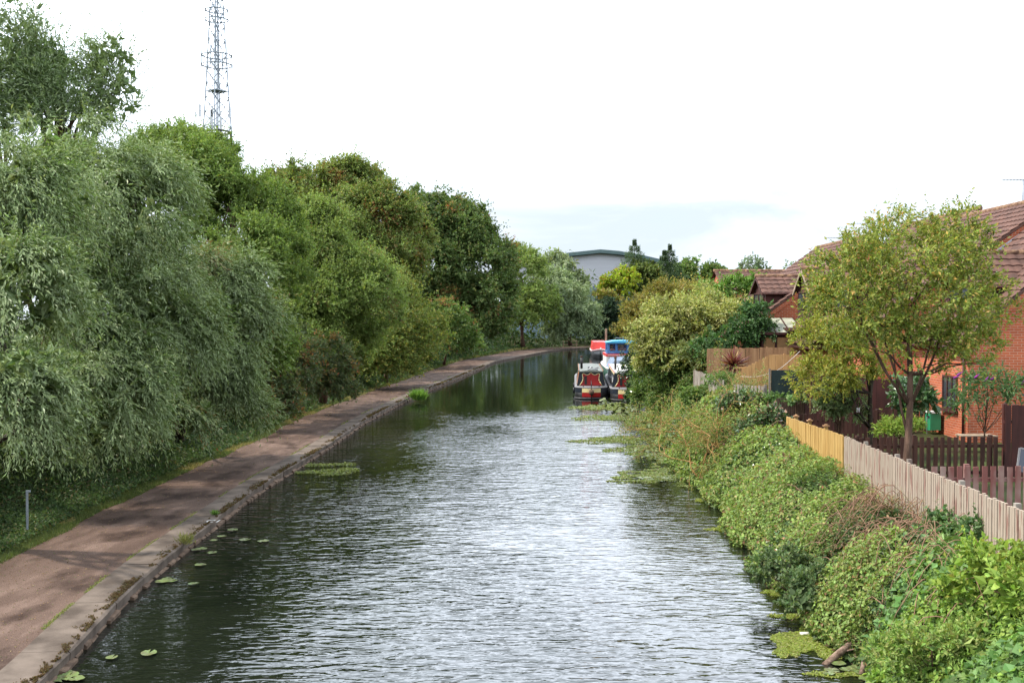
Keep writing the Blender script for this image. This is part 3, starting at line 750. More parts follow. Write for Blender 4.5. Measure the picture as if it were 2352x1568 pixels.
tree('olive_leaved_tree', 'bronze and olive thin-leaved tree leaning out over the boats', 'tree',
     [(1545, 708, 85, 60, 84), (1480, 735, 55, 45, 82), (1450, 762, 35, 25, 80), (1605, 692, 55, 40, 86)],
     gl(1545, 86, z=1.2), 0.22, 35, ll=0.18, lw=0.10, cover=1.05, pal=OLV, twig=0.5, per=7, ragged=0.2, shoots=0.06)
tree('broadleaf_tree', 'rounded light green tree on the skyline left of the eucalyptus', 'tree',
     [(1600, 635, 55, 40, 232), (1560, 640, 45, 35, 230), (1645, 650, 45, 35, 230), (1525, 636, 30, 20, 228)],
     gl(1600, 233, z=0.6), 0.35, 36, ll=0.5, lw=0.36, cover=1.2, pal=MID, twig=0.7, per=7)
tree('broadleaf_tree', 'bright green sapling foliage in front of the brown far roof', 'tree',
     [(1690, 668, 50, 32, 56, .6), (1640, 690, 45, 45, 57, .6), (1728, 665, 32, 32, 55.5, .5)],
     gl(1670, 57, z=1.6), 0.14, 37, ll=0.16, lw=0.10, cover=0.95, pal=[(4, (0.11, 0.21, 0.04)), (2, (0.16, 0.27, 0.06))], twig=0.4, per=7, ragged=0.2)
tree('eucalyptus_tree', 'blue-grey eucalyptus alone on the skyline above the far roofs', 'tree',
     [(1730, 605, 26, 21, 170), (1712, 620, 19, 15, 170), (1750, 622, 18, 15, 170), (1730, 632, 36, 12, 170)],
     gl(1730, 171, z=1.0), 0.25, 38, ll=0.34, lw=0.22, cover=1.15, pal=EUC, twig=0.5, per=7, nsub=12)
tree('broadleaf_tree', 'small wispy tree top between the eucalyptus and the house roofs', 'tree',
     [(1815, 612, 14, 12, 120), (1805, 622, 10, 8, 120)],
     gl(1815, 121, z=1.0), 0.12, 39, ll=0.24, lw=0.16, cover=0.8, pal=MID, twig=0.4, per=6, nsub=8)

def conifer(label, px, topy, Y, hw, hh, seed):
    b = gl(px, Y, z=1.0)
    top = P(px, topy, Y); s = F / Y
    r = np.random.default_rng(seed); rr = random.Random(seed)
    o = thing('spruce_tree', label, 'conifer', b)
    Ht = top[2] - b[2]; vis = hh / s; wmax = hw / s
    n = 9000
    t = r.random(n) ** 0.8
    lay = np.floor(t * 16) / 16
    R = wmax * (lay * Ht / vis * 1.5 + 0.07)
    R = np.minimum(R, wmax * 2.2)
    ang = r.choice(11, n) / 11 * 2 * math.pi + lay * 9 + r.normal(size=n) * 0.12
    q = r.random(n) ** 0.6
    pos = np.stack([np.cos(ang) * R * q, np.sin(ang) * R * q, Ht * (1 - t * 0.96) - q * R * 0.15 + r.normal(size=n) * 0.05], 1)
    d = unit(np.stack([np.cos(ang), np.sin(ang), r.normal(size=n) * 0.3 + 0.25], 1))
    v = leaves(pos, d, unit(np.array([0, 0, 1.0]) + r.normal(size=(n, 3)) * 0.4), np.full(n, 0.45), np.full(n, 0.16))
    np_mesh('crown', v, np.arange(4 * n).reshape(n, 4), M['leaf'], o, pick_cols(r, n, [(3, (0.075, 0.12, 0.07)), (2, (0.10, 0.15, 0.09))]))
    MB().tube([(0, 0, -0.2), (0, 0, Ht * 0.5), (0, 0, Ht)], [0.25, 0.14, 0.02], 7).build('trunk', M['dark_bark'], o)
conifer('dark spruce spire standing left above the warehouse roof edge', 1457, 550, 200, 22, 50, 41)
conifer('thinner dark spruce spire right of the warehouse roof end', 1538, 562, 205, 19, 50, 42)
conifer('short dark spruce spire between the two taller spires', 1525, 575, 204, 14, 34, 43)

# ------------------------------------------------------------------ RIGHT BANK BUSHES
tree('variegated_bush', 'large domed pale gold-green shrub on the right bank below the brown far roof', 'shrub',
     [(1590, 742, 112, 76, 51, 0.8), (1520, 780, 66, 54, 50), (1660, 735, 85, 50, 50), (1575, 830, 70, 44, 49, 0.8), (1505, 815, 45, 42, 50), (1720, 735, 40, 34, 49.5)],
     gl(1600, 52.5, z=1.5), 0.2, 51, ll=0.15, lw=0.085, cover=1.45, pal=GLD, twig=0.36, per=7, nsub=34, sub=(0.2, 0.32))
tree('laurel_bush', 'dark green spreading tree with drooping boughs against the brick extension', 'tree',
     [(1725, 755, 52, 34, 44.3, 0.5), (1750, 772, 38, 20, 44.2, 0.5), (1665, 788, 70, 22, 44.5, 0.5), (1735, 715, 30, 22, 44.5, 0.5)],
     gl(1700, 44.6, z=1.8), 0.18, 52, ll=0.14, lw=0.08, cover=1.4, pal=[(4, (0.045, 0.10, 0.03)), (2, (0.08, 0.16, 0.05))], twig=0.45, per=7, droop=0.3)
tree('holly_bush', 'dark glossy holly bush beside the moored boats', 'shrub',
     [(1470, 850, 44, 44, 61, 0.8), (1515, 830, 45, 35, 62), (1480, 893, 38, 34, 60, 0.8), (1452, 914, 15, 12, 59.5)],
     gl(1480, 62, z=0.8), 0.1, 53, ll=0.13, lw=0.085, cover=1.6, pal=[(5, (0.03, 0.065, 0.022)), (2, (0.06, 0.10, 0.04))], twig=0.25, per=6, mat='gloss_leaf')
tree('elder_bush', 'fresh mid-green elder thicket on the bank between holly bush and grey fence', 'shrub',
     [(1515, 860, 58, 55, 52, 0.8), (1560, 850, 55, 50, 50), (1492, 908, 38, 33, 54, 0.7), (1545, 920, 55, 40, 50, 0.7), (1600, 900, 35, 45, 47, 0.7)],
     gl(1530, 54, z=0.8), 0.1, 54, ll=0.13, lw=0.075, cover=1.5, pal=MID, twig=0.4, per=8, droop=0.15)
tree('ivy_bush', 'pale leafy creeper bush under the gold-green shrub beside the red cordyline', 'shrub',
     [(1600, 815, 45, 28, 47), (1640, 830, 30, 22, 46)],
     gl(1615, 48, z=1.5), 0.06, 55, ll=0.12, lw=0.075, cover=1.2, pal=[(3, (0.17, 0.20, 0.07)), (2, (0.11, 0.15, 0.05))], twig=0.3, per=6)

# ------------------------------------------------------------------ garden trees near the fence
tree('plum_tree', 'lone garden tree with gold-flecked leaves growing behind the weathered grey fence', 'tree',
     [(2080, 700, 170, 150, 21.6), (1965, 725, 115, 110, 21.4), (2195, 690, 110, 130, 21.8), (2080, 590, 150, 95, 21.6), (2215, 810, 75, 75, 21.2), (1955, 620, 85, 75, 21.6), (2190, 560, 75, 75, 21.8), (2080, 810, 130, 60, 21.4)],
     (7.98, 21.6, 1.5), 0.088, 61, nlimb=26, top=P(2082, 640, 21.6), ll=0.088, lw=0.040, cover=0.86, twig=0.22, per=8,
     pal=[(5, (0.20, 0.25, 0.05)), (3, (0.27, 0.29, 0.065)), (1.1, (0.42, 0.28, 0.09)), (2, (0.14, 0.195, 0.045))], ragged=0.28, nsub=24, sub=(0.17, 0.29), fill=0.0, shoots=0.15, wind=(0, 0, 0.15), clump=0.7)
tree('plum_tree', 'smaller yellow-green leaved tree with dark forked stems behind the lone garden tree', 'tree',
     [(1930, 840, 85, 65, 27), (1885, 875, 68, 48, 26.5), (1990, 800, 70, 65, 27), (1865, 800, 50, 50, 27), (1900, 770, 60, 40, 27)],
     (9.2, 27.2, 1.5), 0.08, 62, nlimb=16, bark='dark_bark', top=P(2012, 780, 27.2), ll=0.078, lw=0.038, cover=1.15, twig=0.22, per=8,
     pal=[(5, (0.26, 0.28, 0.045)), (3, (0.19, 0.22, 0.04)), (1, (0.35, 0.26, 0.06))], ragged=0.25, fill=0.0, nsub=20, sub=(0.2, 0.32))
tree('viburnum_bush', 'pale green many-stemmed shrub in the garden left of the hanging lantern', 'shrub',
     [(1925, 905, 42, 40, 27.8), (1950, 940, 35, 30, 27.4), (1900, 930, 22, 25, 27.6)],
     gl(1935, 28, z=1.5), 0.03, 63, nlimb=22, ll=0.10, lw=0.035, cover=1.15, twig=0.22, per=7, pal=PAL)
tree('rhododendron_bush', 'glossy large-leaved shrub climbing the brown trellis', 'shrub',
     [(2090, 900, 40, 34, 30.2), (2120, 925, 30, 28, 30.0), (2075, 935, 20, 25, 30.2)],
     gl(2095, 30.6, z=1.5), 0.04, 64, nlimb=10, ll=0.16, lw=0.065, cover=1.1, twig=0.2, per=6, mat='gloss_leaf', pal=[(4, (0.055, 0.12, 0.04)), (2, (0.12, 0.19, 0.08))], jit=0.25)
tree('buddleia_bush', 'loose tall buddleia with purple flower spikes against the near brick gable', 'shrub',
     [(2240, 900, 38, 40, 26.5), (2290, 890, 45, 35, 26.5), (2335, 905, 30, 25, 26.5), (2215, 940, 25, 35, 26.3), (2265, 860, 18, 20, 26.5)],
     gl(2262, 26.8, z=1.5), 0.028, 65, nlimb=18, ll=0.16, lw=0.042, cover=0.75, twig=0.35, per=7, droop=0.2, pal=[(4, (0.065, 0.13, 0.045)), (2, (0.11, 0.18, 0.07))], ragged=0.3, fill=0.0)
tree('acer_bush', 'low lime-green feathery shrub in front of the trellis', 'shrub',
     [(2050, 985, 38, 16, 25.5), (2090, 975, 25, 12, 25.6)],
     gl(2055, 25.6, z=1.5), 0.03, 66, nlimb=8, ll=0.08, lw=0.03, cover=1.6, twig=0.15, per=7, pal=LIM)
bd = bpy.data.objects.get('buddleia_bush')
rng = random.Random(5); M['purple'] = noisy('purple_blossom', (0.30, 0.03, 0.28), (0.18, 0.02, 0.2), 30, 0.8)
for (px, py) in ((2190, 868), (2198, 862), (2238, 868), (2262, 876), (2275, 872), (2346, 882), (2348, 905)):
    c = P(px, py, 26.2) - np.array(bd.location)
    a = rng.uniform(-1.2, 1.2); d = Vector((math.cos(a) * 0.16, -0.03, math.sin(a) * 0.12 + 0.03))
    c = Vector(c)
    MB().tube([c, c + d * 0.4, c + d], [0.025, 0.022, 0.004], 6).build('flower_spike', M['purple'], bd)

# ------------------------------------------------------------------ golden twisted shrub on the bank
o = thing('twisted_willow_shrub', 'sparse shrub of twisting golden-brown twigs leaning over the lily pads', 'shrub', (5.95, 32.5, 0.35))
r = np.random.default_rng(71); rr = random.Random(71)
tw = MB(); tips = []
def twist(p, d, ln, rad, depth):
    pts = [p]; q = p.copy()
    k = 7
    for i in range(k):
        d = (d + Vector((rr.gauss(0, 1), rr.gauss(0, 1), rr.gauss(0, 0.7))) * 0.30 + Vector((-0.015, 0, 0.0))).normalized()
        q = q + d * ln / k; pts.append(q.copy())
        if depth > 0 and i > 1 and rr.random() < 0.7:
            nd = (d + Vector((rr.gauss(0, 1), rr.gauss(0, 1), rr.gauss(0, .6))) * 0.8).normalized()
            twist(q.copy(), nd, ln * rr.uniform(0.5, 0.75), rad * 0.6, depth - 1)
        elif depth == 0: tips.append(tuple(q))
    tw.tube(pts, [rad * (1 - 0.75 * i / k) for i in range(k + 1)], 4, False)
for i in range(9):
    a = rr.uniform(0, 6.28); rad0 = rr.uniform(0.1, 0.9)
    p0 = Vector((math.cos(a) * rad0 * 0.8, math.sin(a) * rad0 * 2.0, 0))
    twist(p0, Vector((rr.uniform(-0.6, 0.4), rr.uniform(-0.4, 0.4), 1.0)).normalized(), rr.uniform(1.5, 2.3), 0.024, 3)
tw.build('twigs', M['golden_twig'], o)
tips = np.array(tips); n = len(tips) * 2
pp = tips[r.integers(0, len(tips), n)] + r.normal(size=(n, 3)) * 0.06
np_mesh('foliage', leaves(pp, rand_unit(r, n), rand_unit(r, n), np.full(n, 0.09), np.full(n, 0.035)), np.arange(4 * n).reshape(n, 4), M['leaf'], o, pick_cols(r, n, [(3, (0.14, 0.2, 0.05)), (2, (0.25, 0.24, 0.07))]))
print('tree leaves', TOTAL[0])

# ------------------------------------------------------------------ ground cover
def cover(name, pos, nrm, ll, lw, pal, mat='leaf', r=None, jit=0.2, flat=0.55, direc=None, parent=None, kind='stuff'):
    n = len(pos)
    d = rand_unit(r, n) if direc is None else direc
    nn = unit(nrm + r.normal(size=(n, 3)) * flat)
    d = unit(d - nn * (d * nn).sum(1, keepdims=True) * 0.8)
    col = pick_cols(r, n, pal, jit)
    TOTAL[0] += n
    return tag(np_mesh(name, leaves(pos, d, nn, ll, lw), np.arange(4 * n).reshape(n, 4), M[mat], parent, col), kind=kind)

def left_point(y, q):
    x = XL(y); d = XL(y + 0.5) - XL(y - 0.5); ln = np.sqrt(1 + d * d)
    return x - q / ln, y + q * d / ln

r = np.random.default_rng(101)
# undergrowth rising behind the verge
def undergrowth(name, n, q0, q1, hfun, pal, y0, y1, k=0.0034, mn=0.09, lwr=0.6, mat='leaf', seed=1):
    r = np.random.default_rng(seed)
    u = r.random(n)
    y = 1 / (1 / y0 + u * (1 / y1 - 1 / y0))          # denser close to the camera
    q = q0 + (q1 - q0) * r.random(n)
    base = PW(y)
    x, yy = left_point(y, base + q)
    h = hfun(q, x, yy)
    z = 0.19 + h * np.where(r.random(n) < 0.75, r.uniform(0.85, 1.1, n), r.uniform(0.1, 0.9, n))
    pos = np.stack([x, yy, z], 1)
    nrm = np.tile(np.array([[0.55, -0.45, 0.75]]), (n, 1))
    ll = np.maximum(mn, y * k) * r.uniform(0.7, 1.3, n)
    o = cover(name, pos, nrm, ll, ll * lwr, pal, mat, r, 0.25, 0.7)
    return o
undergrowth('undergrowth', 110000, 0.55, 4.6, lambda q, x, y: np.clip((q - 0.45) * 0.62, 0, 2.6) * (0.45 + 0.9 * vnoise(x, y, 1.5, 3)) , [(5, (0.045, 0.082, 0.026)), (3, (0.065, 0.11, 0.035)), (1, (0.11, 0.10, 0.045))], 14, 185, seed=102)
undergrowth('thicket', 120000, 1.6, 7.5, lambda q, x, y: (0.8 + np.clip(q - 1.2, 0, 3) * (0.55 + 0.012 * y)) * (0.5 + 0.9 * vnoise(x, y, 2.6, 13)), [(5, (0.045, 0.075, 0.024)), (3, (0.06, 0.10, 0.032))], 14, 200, k=0.0042, mn=0.12, seed=104)
undergrowth('nettle_bed', 45000, 0.25, 1.7, lambda q, x, y: 0.10 + 0.35 * vnoise(x, y, 0.9, 8) * np.clip(q, 0, 1.2), [(4, (0.05, 0.09, 0.027)), (3, (0.075, 0.12, 0.035)), (1, (0.12, 0.12, 0.045))], 16, 150, mn=0.07, k=0.0028, seed=103)
# verge grass
n = 60000; u = r.random(n); y = 1 / (1 / 13.0 + u * (1 / 170 - 1 / 13.0)); q = np.abs(r.normal(size=n)) * 0.40 - 0.1 + 0.25 * (vnoise(y, y * 0, 1.3, 5) - 0.5)
x, yy = left_point(y, PW(y) + q)
dry = vnoise(x, yy, 1.6, 9) > 0.64
pos = np.stack([x, yy, np.full(n, 0.15)], 1)
d = unit(np.stack([r.normal(size=n) * 0.55, r.normal(size=n) * 0.55, np.ones(n)], 1))
ll = np.maximum(0.10, y * 0.0024) * r.uniform(0.6, 1.3, n); lw_ = np.maximum(0.014, y * 0.00075)
col = pick_cols(r, n, [(4, (0.09, 0.125, 0.038)), (2, (0.135, 0.155, 0.05))], 0.2); dc = pick_cols(r, n, [(3, (0.30, 0.25, 0.11)), (3, (0.19, 0.19, 0.07))], 0.2)
col[dry] = dc[dry]
tag(np_mesh('verge_grass', leaves(pos, d, rand_unit(r, n), ll, lw_), np.arange(4 * n).reshape(n, 4), M['blade'], None, col), kind='stuff')

# fallen leaves and grit thrown over the path
n = 5200; y = 1 / (1 / 13.0 + r.random(n) * (1 / 110 - 1 / 13.0)); q = 0.68 + (PW(y) - 0.68) * (1 - r.random(n) ** 1.9)
x, yy = left_point(y, q)
pos = np.stack([x, yy, np.full(n, 0.192)], 1)
cover('fallen_leaves', pos, np.tile([[0, 0, 1.0]], (n, 1)), np.maximum(0.03, y * 0.0011) * r.uniform(.7, 1.4, n), np.maximum(0.02, y * 0.0008), [(3, (0.16, 0.10, 0.05)), (2, (0.10, 0.12, 0.04)), (1, (0.3, 0.22, 0.10))], r=r, flat=0.15)
# moss cushions on the kerb edge and grass in the joint between kerb and path
n = 60000; y = 1 / (1 / 12.5 + r.random(n) * (1 / 110 - 1 / 12.5)); q = 0.01 + np.abs(r.normal(size=n)) * 0.10
keep = vnoise(y, y * 0 + 3.3, 1.3, 21) * 0.45 + vnoise(y, q * 2, 0.16, 22) * 0.35 + vnoise(y, q * 3, 0.07, 23) * 0.3 > 0.56 + q * 0.5
y = y[keep]; q = q[keep]; n = len(y); x, yy = left_point(y, q)
cover('kerb_moss', np.stack([x, yy, 0.208 + r.random(n) * 0.018], 1), np.tile([[0, 0, 1.0]], (n, 1)), np.maximum(0.022, y * 0.0013), np.maximum(0.02, y * 0.001), [(3, (0.085, 0.05, 0.022)), (2, (0.12, 0.075, 0.03)), (1, (0.09, 0.09, 0.03))], r=r)
n = 9000; y = 1 / (1 / 12.5 + r.random(n) * (1 / 90 - 1 / 12.5)); q = 0.70 + r.normal(size=n) * 0.03
keep = vnoise(y, y * 0, 1.1, 31) > 0.48; y = y[keep]; q = q[keep]; n = len(y); x, yy = left_point(y, q)
cover('joint_grass', np.stack([x, yy, 0.19 + r.random(n) * 0.012], 1), np.tile([[0, 0, 1.0]], (n, 1)), np.maximum(0.035, y * 0.0012), np.maximum(0.015, y * 0.0007), [(3, (0.15, 0.19, 0.05)), (2, (0.22, 0.23, 0.07))], 'blade', r=r)

def tuft(label, p, h, n, seed, pal=((1, (0.13, 0.24, 0.045)),), spread=0.5, wd=0.02):
    r = np.random.default_rng(seed)
    pos = np.tile(np.array([p]), (n, 1)) + r.normal(size=(n, 3)) * np.array([0.06, 0.06, 0.01]) * (h / 0.3)
    d = unit(np.stack([r.normal(size=n) * spread, r.normal(size=n) * spread, np.ones(n)], 1))
    o = np_mesh('grass_tuft', leaves(pos - np.array(p), d, rand_unit(r, n), h * r.uniform(.5, 1.1, n), np.full(n, wd)), np.arange(4 * n).reshape(n, 4), M['blade'], None, pick_cols(r, n, list(pal)))
    o.location = p
    return tag(o, label, 'grass tuft')
tuft('thick bright green tuft hanging off the kerb into the water half way along', tuple(G(961, 918, 0.15)), 0.75, 420, 1, spread=0.55, wd=0.07)
tuft('small tuft sprouting from a broken kerb joint near the paint mark', tuple(G(494, 1182, 0.21)), 0.16, 70, 2)
tuft('yellowish weed growing from the notch in the near kerb', tuple(G(427, 1248, 0.2)), 0.30, 110, 3, ((1, (0.22, 0.22, 0.08)),), 0.6)

# ------------------------------------------------------------------ right bank: earth shoulder under the plants, leaf carpet
def XRC(y):
    return XR(y) + np.clip((y - 17.5) / 5, 0, 1) * (vnoise(y, y * 0 + 1.7, 2.1, 71) - 0.5) * 0.9 + (vnoise(y, y * 0 + 4.1, 0.8, 72) - 0.5) * 0.35 + 0.1
def zcov(x, y):
    xe = XRC(np.asarray(y, float)); fx = np.maximum(FX(y), xe + 1.2); t = np.clip((x - xe + 0.35) / (fx - xe + 0.35), 0, 1)
    base = (ZG(y) + 0.02) * (1 - (1 - t) ** 2.1)
    bump = (vnoise(x, y, 1.3, 41) - 0.38) * 0.45 * np.sin(np.pi * np.clip(t * 0.9 + 0.05, 0, 1)) + (vnoise(x, y, 0.55, 42) - 0.5) * 0.34 * np.minimum(1, t * 6)
    hump = np.exp(-((y - 35.0) / 3.6) ** 2) * np.exp(-((x - 7.7) / 1.1) ** 2) * 0.8
    return base + bump + hump + 0.02
ysb = np.arange(8, 100, 0.35); vs = []; kk = 22
for y in ysb:
    xe = float(XR(y)); fx = max(float(FX(y)), xe + 1.2)
    for k in range(kk):
        t = k / (kk - 1); x = xe - 0.12 + t * (fx - xe + 0.10)
        vs.append((x, y, max(-0.3, float(zcov(x, y)) - 0.30) if k else -0.3))
fs = [(i * kk + j, i * kk + j + 1, (i + 1) * kk + j + 1, (i + 1) * kk + j) for i in range(len(ysb) - 1) for j in range(kk - 1)]
tag(np_mesh('bank_earth', vs, fs, M['ground'], smooth=True), kind='structure')

def bank_cover(name, n, mask, pal, ll0, lwr, k, seed, mat='leaf', lift=0.10, y0=10.5, y1=75, jit=0.22, tmin=-0.05, drop=0.0):
    r = np.random.default_rng(seed)
    y = 1 / (1 / y0 + r.random(n) * (1 / y1 - 1 / y0))
    xe = XRC(y); fx = np.maximum(FX(y), xe + 1.2)
    t = tmin + (1.03 - tmin) * r.random(n) ** 1.25
    x = xe - 0.30 + t * (fx - xe + 0.26)
    kp = mask(x, y, t, r)
    x = x[kp]; y = y[kp]; n = len(x)
    z = np.maximum(zcov(x, y) - drop, 0.02)
    e = 0.08
    gx = (zcov(x + e, y) - zcov(x - e, y)) / (2 * e); gy = (zcov(x, y + e) - zcov(x, y - e)) / (2 * e)
    nrm = unit(np.stack([-gx, -gy, np.ones(n)], 1))
    pos = np.stack([x, y, z], 1) + nrm * (r.random((n, 1)) * 1.4 - 0.5) * lift
    pos[:, 2] = np.maximum(pos[:, 2], 0.02)
    ll = np.maximum(ll0, y * k) * r.uniform(0.6, 1.3, n)
    return cover(name, pos, nrm + np.array([0, 0, 0.35]), ll, ll * lwr, pal, mat, r, jit, 0.7)
def a_(x, y): return vnoise(x, y, 1.7, 51)
def b_(x, y): return vnoise(x, y, 2.3, 52)
near_r = lambda x, y: (x - 5.2) * 0.55 + (16.5 - y) * 0.5          # the lush vines of the nearest right corner
vine_m = lambda x, y, t, r: near_r(x, y) + (a_(x, y) - .5) * 1.2 > 1.0
bank_cover('low_leaves', 60000, lambda x, y, t, r: t > -9, [(4, (0.07, 0.12, 0.04)), (2, (0.11, 0.16, 0.05)), (1, (0.12, 0.09, 0.045))], 0.10, 0.8, 0.0036, 200, lift=0.06, drop=0.16)
bank_cover('bramble', 130000, lambda x, y, t, r: (a_(x, y) < 0.66) & ~vine_m(x, y, t, r), [(5, (0.18, 0.26, 0.068)), (3, (0.24, 0.32, 0.09)), (1, (0.31, 0.30, 0.11)), (0.6, (0.24, 0.14, 0.07))], 0.070, 0.72, 0.0034, 201, lift=0.28)
bank_cover('ivy', 80000, lambda x, y, t, r: (b_(x, y) > 0.55) & ~vine_m(x, y, t, r), [(4, (0.075, 0.14, 0.05)), (3, (0.13, 0.21, 0.07)), (1, (0.25, 0.31, 0.13))], 0.075, 0.85, 0.0034, 202, 'gloss_leaf')
bank_cover('dry_bramble', 32000, lambda x, y, t, r: ((x - 6.5) ** 2 / 0.6 + (y - 18.3) ** 2 / 5.5 + (a_(x * 2, y * 2) - .5) * 1.2 < 1) | (vnoise(x, y, 1.1, 61) > 0.86), [(3, (0.20, 0.14, 0.075)), (2, (0.26, 0.17, 0.10)), (2, (0.12, 0.13, 0.05))], 0.06, 0.5, 0.003, 203, lift=0.16)
bank_cover('bindweed_vines', 60000, lambda x, y, t, r: vine_m(x, y, t, r) & (a_(x, y) < 0.75), [(4, (0.19, 0.30, 0.06)), (3, (0.25, 0.35, 0.08)), (2, (0.13, 0.21, 0.055))], 0.085, 0.75, 0.003, 204, lift=0.16, y1=30)
bank_cover('broad_vine_leaves', 26000, lambda x, y, t, r: vine_m(x, y, t, r) & (b_(x, y) > 0.42), [(4, (0.12, 0.22, 0.07)), (3, (0.17, 0.28, 0.09))], 0.125, 0.9, 0.003, 205, lift=0.2, y1=30)
bank_cover('trailing_weeds', 30000, lambda x, y, t, r: t < 0.22, [(4, (0.15, 0.22, 0.06)), (3, (0.21, 0.25, 0.08)), (1, (0.25, 0.18, 0.08))], 0.055, 0.4, 0.0032, 206, tmin=-0.05)

# upright shoots of nettle, willowherb and dock
def shoots(name, n, mask, pal, hh, seed, y0=11, y1=60, ll=0.07, lw=0.024, per=16, mat='leaf', lean=0.35):
    r = np.random.default_rng(seed)
    y = 1 / (1 / y0 + r.random(n) * (1 / y1 - 1 / y0)); xe = XRC(y); fx = np.maximum(FX(y), xe + 1.2)
    t = r.random(n) * 1.05 - 0.03; x = xe - 0.2 + t * (fx - xe + 0.15); kp = mask(x, y, t, r); x = x[kp]; y = y[kp]; n = len(x)
    h = r.uniform(hh[0], hh[1], n); d = unit(np.stack([r.normal(size=n) * lean - 0.12, r.normal(size=n) * lean - 0.1, np.ones(n)], 1))
    T = np.linspace(0.15, 1.0, per)[None, :, None]
    base = np.stack([x, y, zcov(x, y) - 0.02], 1)
    pos = base[:, None, :] + d[:, None, :] * h[:, None, None] * T; pos[..., 2] -= 0.12 * h[:, None] * (T[..., 0] ** 3)
    N = n * per; a = (np.arange(per) * 2.4)[None, :] + r.random((n, 1)) * 6.28
    ld = np.stack([np.cos(a), np.sin(a), np.full_like(a, 0.15)], 2)
    sc = np.repeat(np.maximum(1.0, y / 22), per) * (1.15 - 0.6 * np.tile(np.linspace(0, 1, per), n)) * r.uniform(.8, 1.2, N)
    TOTAL[0] += N
    return tag(np_mesh(name, leaves(pos.reshape(N, 3), ld.reshape(N, 3), np.tile([[0, 0, 1.0]], (N, 1)) + r.normal(size=(N, 3)) * .25, ll * sc, lw * sc), np.arange(4 * N).reshape(N, 4), M[mat], None, pick_cols(r, N, pal, 0.2) * np.repeat(1 + r.normal(size=(n, 1)) * .15, per, 0)), kind='stuff')
shoots('nettles', 1500, lambda x, y, t, r: vnoise(x, y, 1.2, 91) > 0.5, [(3, (0.14, 0.23, 0.06)), (2, (0.20, 0.30, 0.08))], (0.2, 0.5), 401)
shoots('willowherb', 700, lambda x, y, t, r: vnoise(x, y, 0.9, 92) > 0.6, [(3, (0.22, 0.28, 0.08)), (2, (0.28, 0.26, 0.10))], (0.3, 0.65), 402, ll=0.06, lw=0.014, per=20, lean=0.3)
shoots('waterside_grass', 900, lambda x, y, t, r: t < 0.12, [(3, (0.20, 0.27, 0.08)), (1, (0.30, 0.28, 0.12))], (0.15, 0.4), 403, ll=0.11, lw=0.012, per=8, mat='blade', lean=0.6)

# bare stems through the brambles
rr = random.Random(9); stm = MB()
for i in range(280):
    y = 1 / (1 / 13.5 + rr.random() * (1 / 40 - 1 / 13.5)); t = rr.uniform(0.1, 0.95)
    if rr.random() < 0.5: y = rr.uniform(15.5, 20.5); t = rr.uniform(0.35, 0.9)
    xe = float(XR(y)); x = xe + t * (float(FX(y)) - xe); a = rr.uniform(0, 6.28); ln = rr.uniform(0.3, 1.0)
    pts = []
    for k in range(6):
        s = k / 5; xx = x + math.cos(a) * ln * s; yy = y + math.sin(a) * ln * s
        pts.append((xx, yy, float(zcov(xx, yy)) + 0.06 + 0.34 * math.sin(s * math.pi) * ln))
    stm.tube(pts, [0.009 * (1 - 0.6 * k / 5) for k in range(6)], 4, False)
tag(stm.build('bramble_stems', M['stem']), kind='stuff')

def bush(name, label, blobs, seed, **kw):
    c = P(blobs[0][0], blobs[0][1], blobs[0][4]); base = (float(c[0]), float(c[1]), max(0.1, float(zcov(c[0], c[1])) - 0.2))
    return tree(name, label, 'shrub', blobs, base, 0.02, seed, nlimb=12, **kw)
bush('elder_bush', 'dark green low mound of leaves at the waterside in the brambles', [(1800, 1290, 60, 22, 19.2, 0.8), (1850, 1345, 55, 26, 18.0, 0.8), (1760, 1315, 30, 18, 19.0, 0.8), (1900, 1320, 45, 20, 18.2, 0.8), (1830, 1385, 40, 18, 17.4, 0.7)], 81, ll=0.075, lw=0.045, cover=1.5, twig=0.16, per=7,
     pal=[(4, (0.085, 0.135, 0.055)), (2, (0.13, 0.185, 0.075)), (0.5, (0.2, 0.22, 0.12))], ragged=0.3, stray=14)
bush('privet_bush', 'small bright green shrub standing out of the brambles below the grey fence', [(2085, 1262, 42, 26, 17.2, 0.8), (2050, 1285, 40, 16, 17.0, 0.8), (2120, 1275, 30, 16, 17.0, .8)], 82, ll=0.07, lw=0.035, cover=1.5, twig=0.16, per=7, pal=LIM)
bush('nettle_clump', 'tall yellow-green nettle clump in the nearest corner of the bank', [(2140, 1485, 80, 32, 13.4, 0.8), (2060, 1505, 60, 26, 13.6, 0.8), (2220, 1470, 50, 26, 13.2, .8)], 83, ll=0.075, lw=0.032, cover=1.2, twig=0.2, per=8, pal=[(3, (0.20, 0.30, 0.07)), (2, (0.26, 0.30, 0.09))])
bush('vine_bush', 'lush bright yellow-green vine heap against the near end of the grey fence', [(2290, 1300, 75, 50, 13.9, 0.7), (2330, 1360, 60, 55, 13.2, 0.7), (2230, 1350, 60, 45, 14.0, 0.7)], 84, ll=0.085, lw=0.05, cover=1.4, twig=0.18, per=7, pal=LIM)
bush('ivy_bush', 'ivy and dry vine heap smothering the end of the new yellow fence', [(1770, 975, 32, 50, 31.2, 0.8), (1730, 1000, 45, 40, 31.5, 0.8), (1700, 930, 55, 30, 34, 0.8)], 85, ll=0.09, lw=0.07, cover=1.5, twig=0.14, per=6,
     pal=[(4, (0.07, 0.13, 0.045)), (2, (0.13, 0.19, 0.07)), (1, (0.28, 0.18, 0.12))], mat='gloss_leaf')
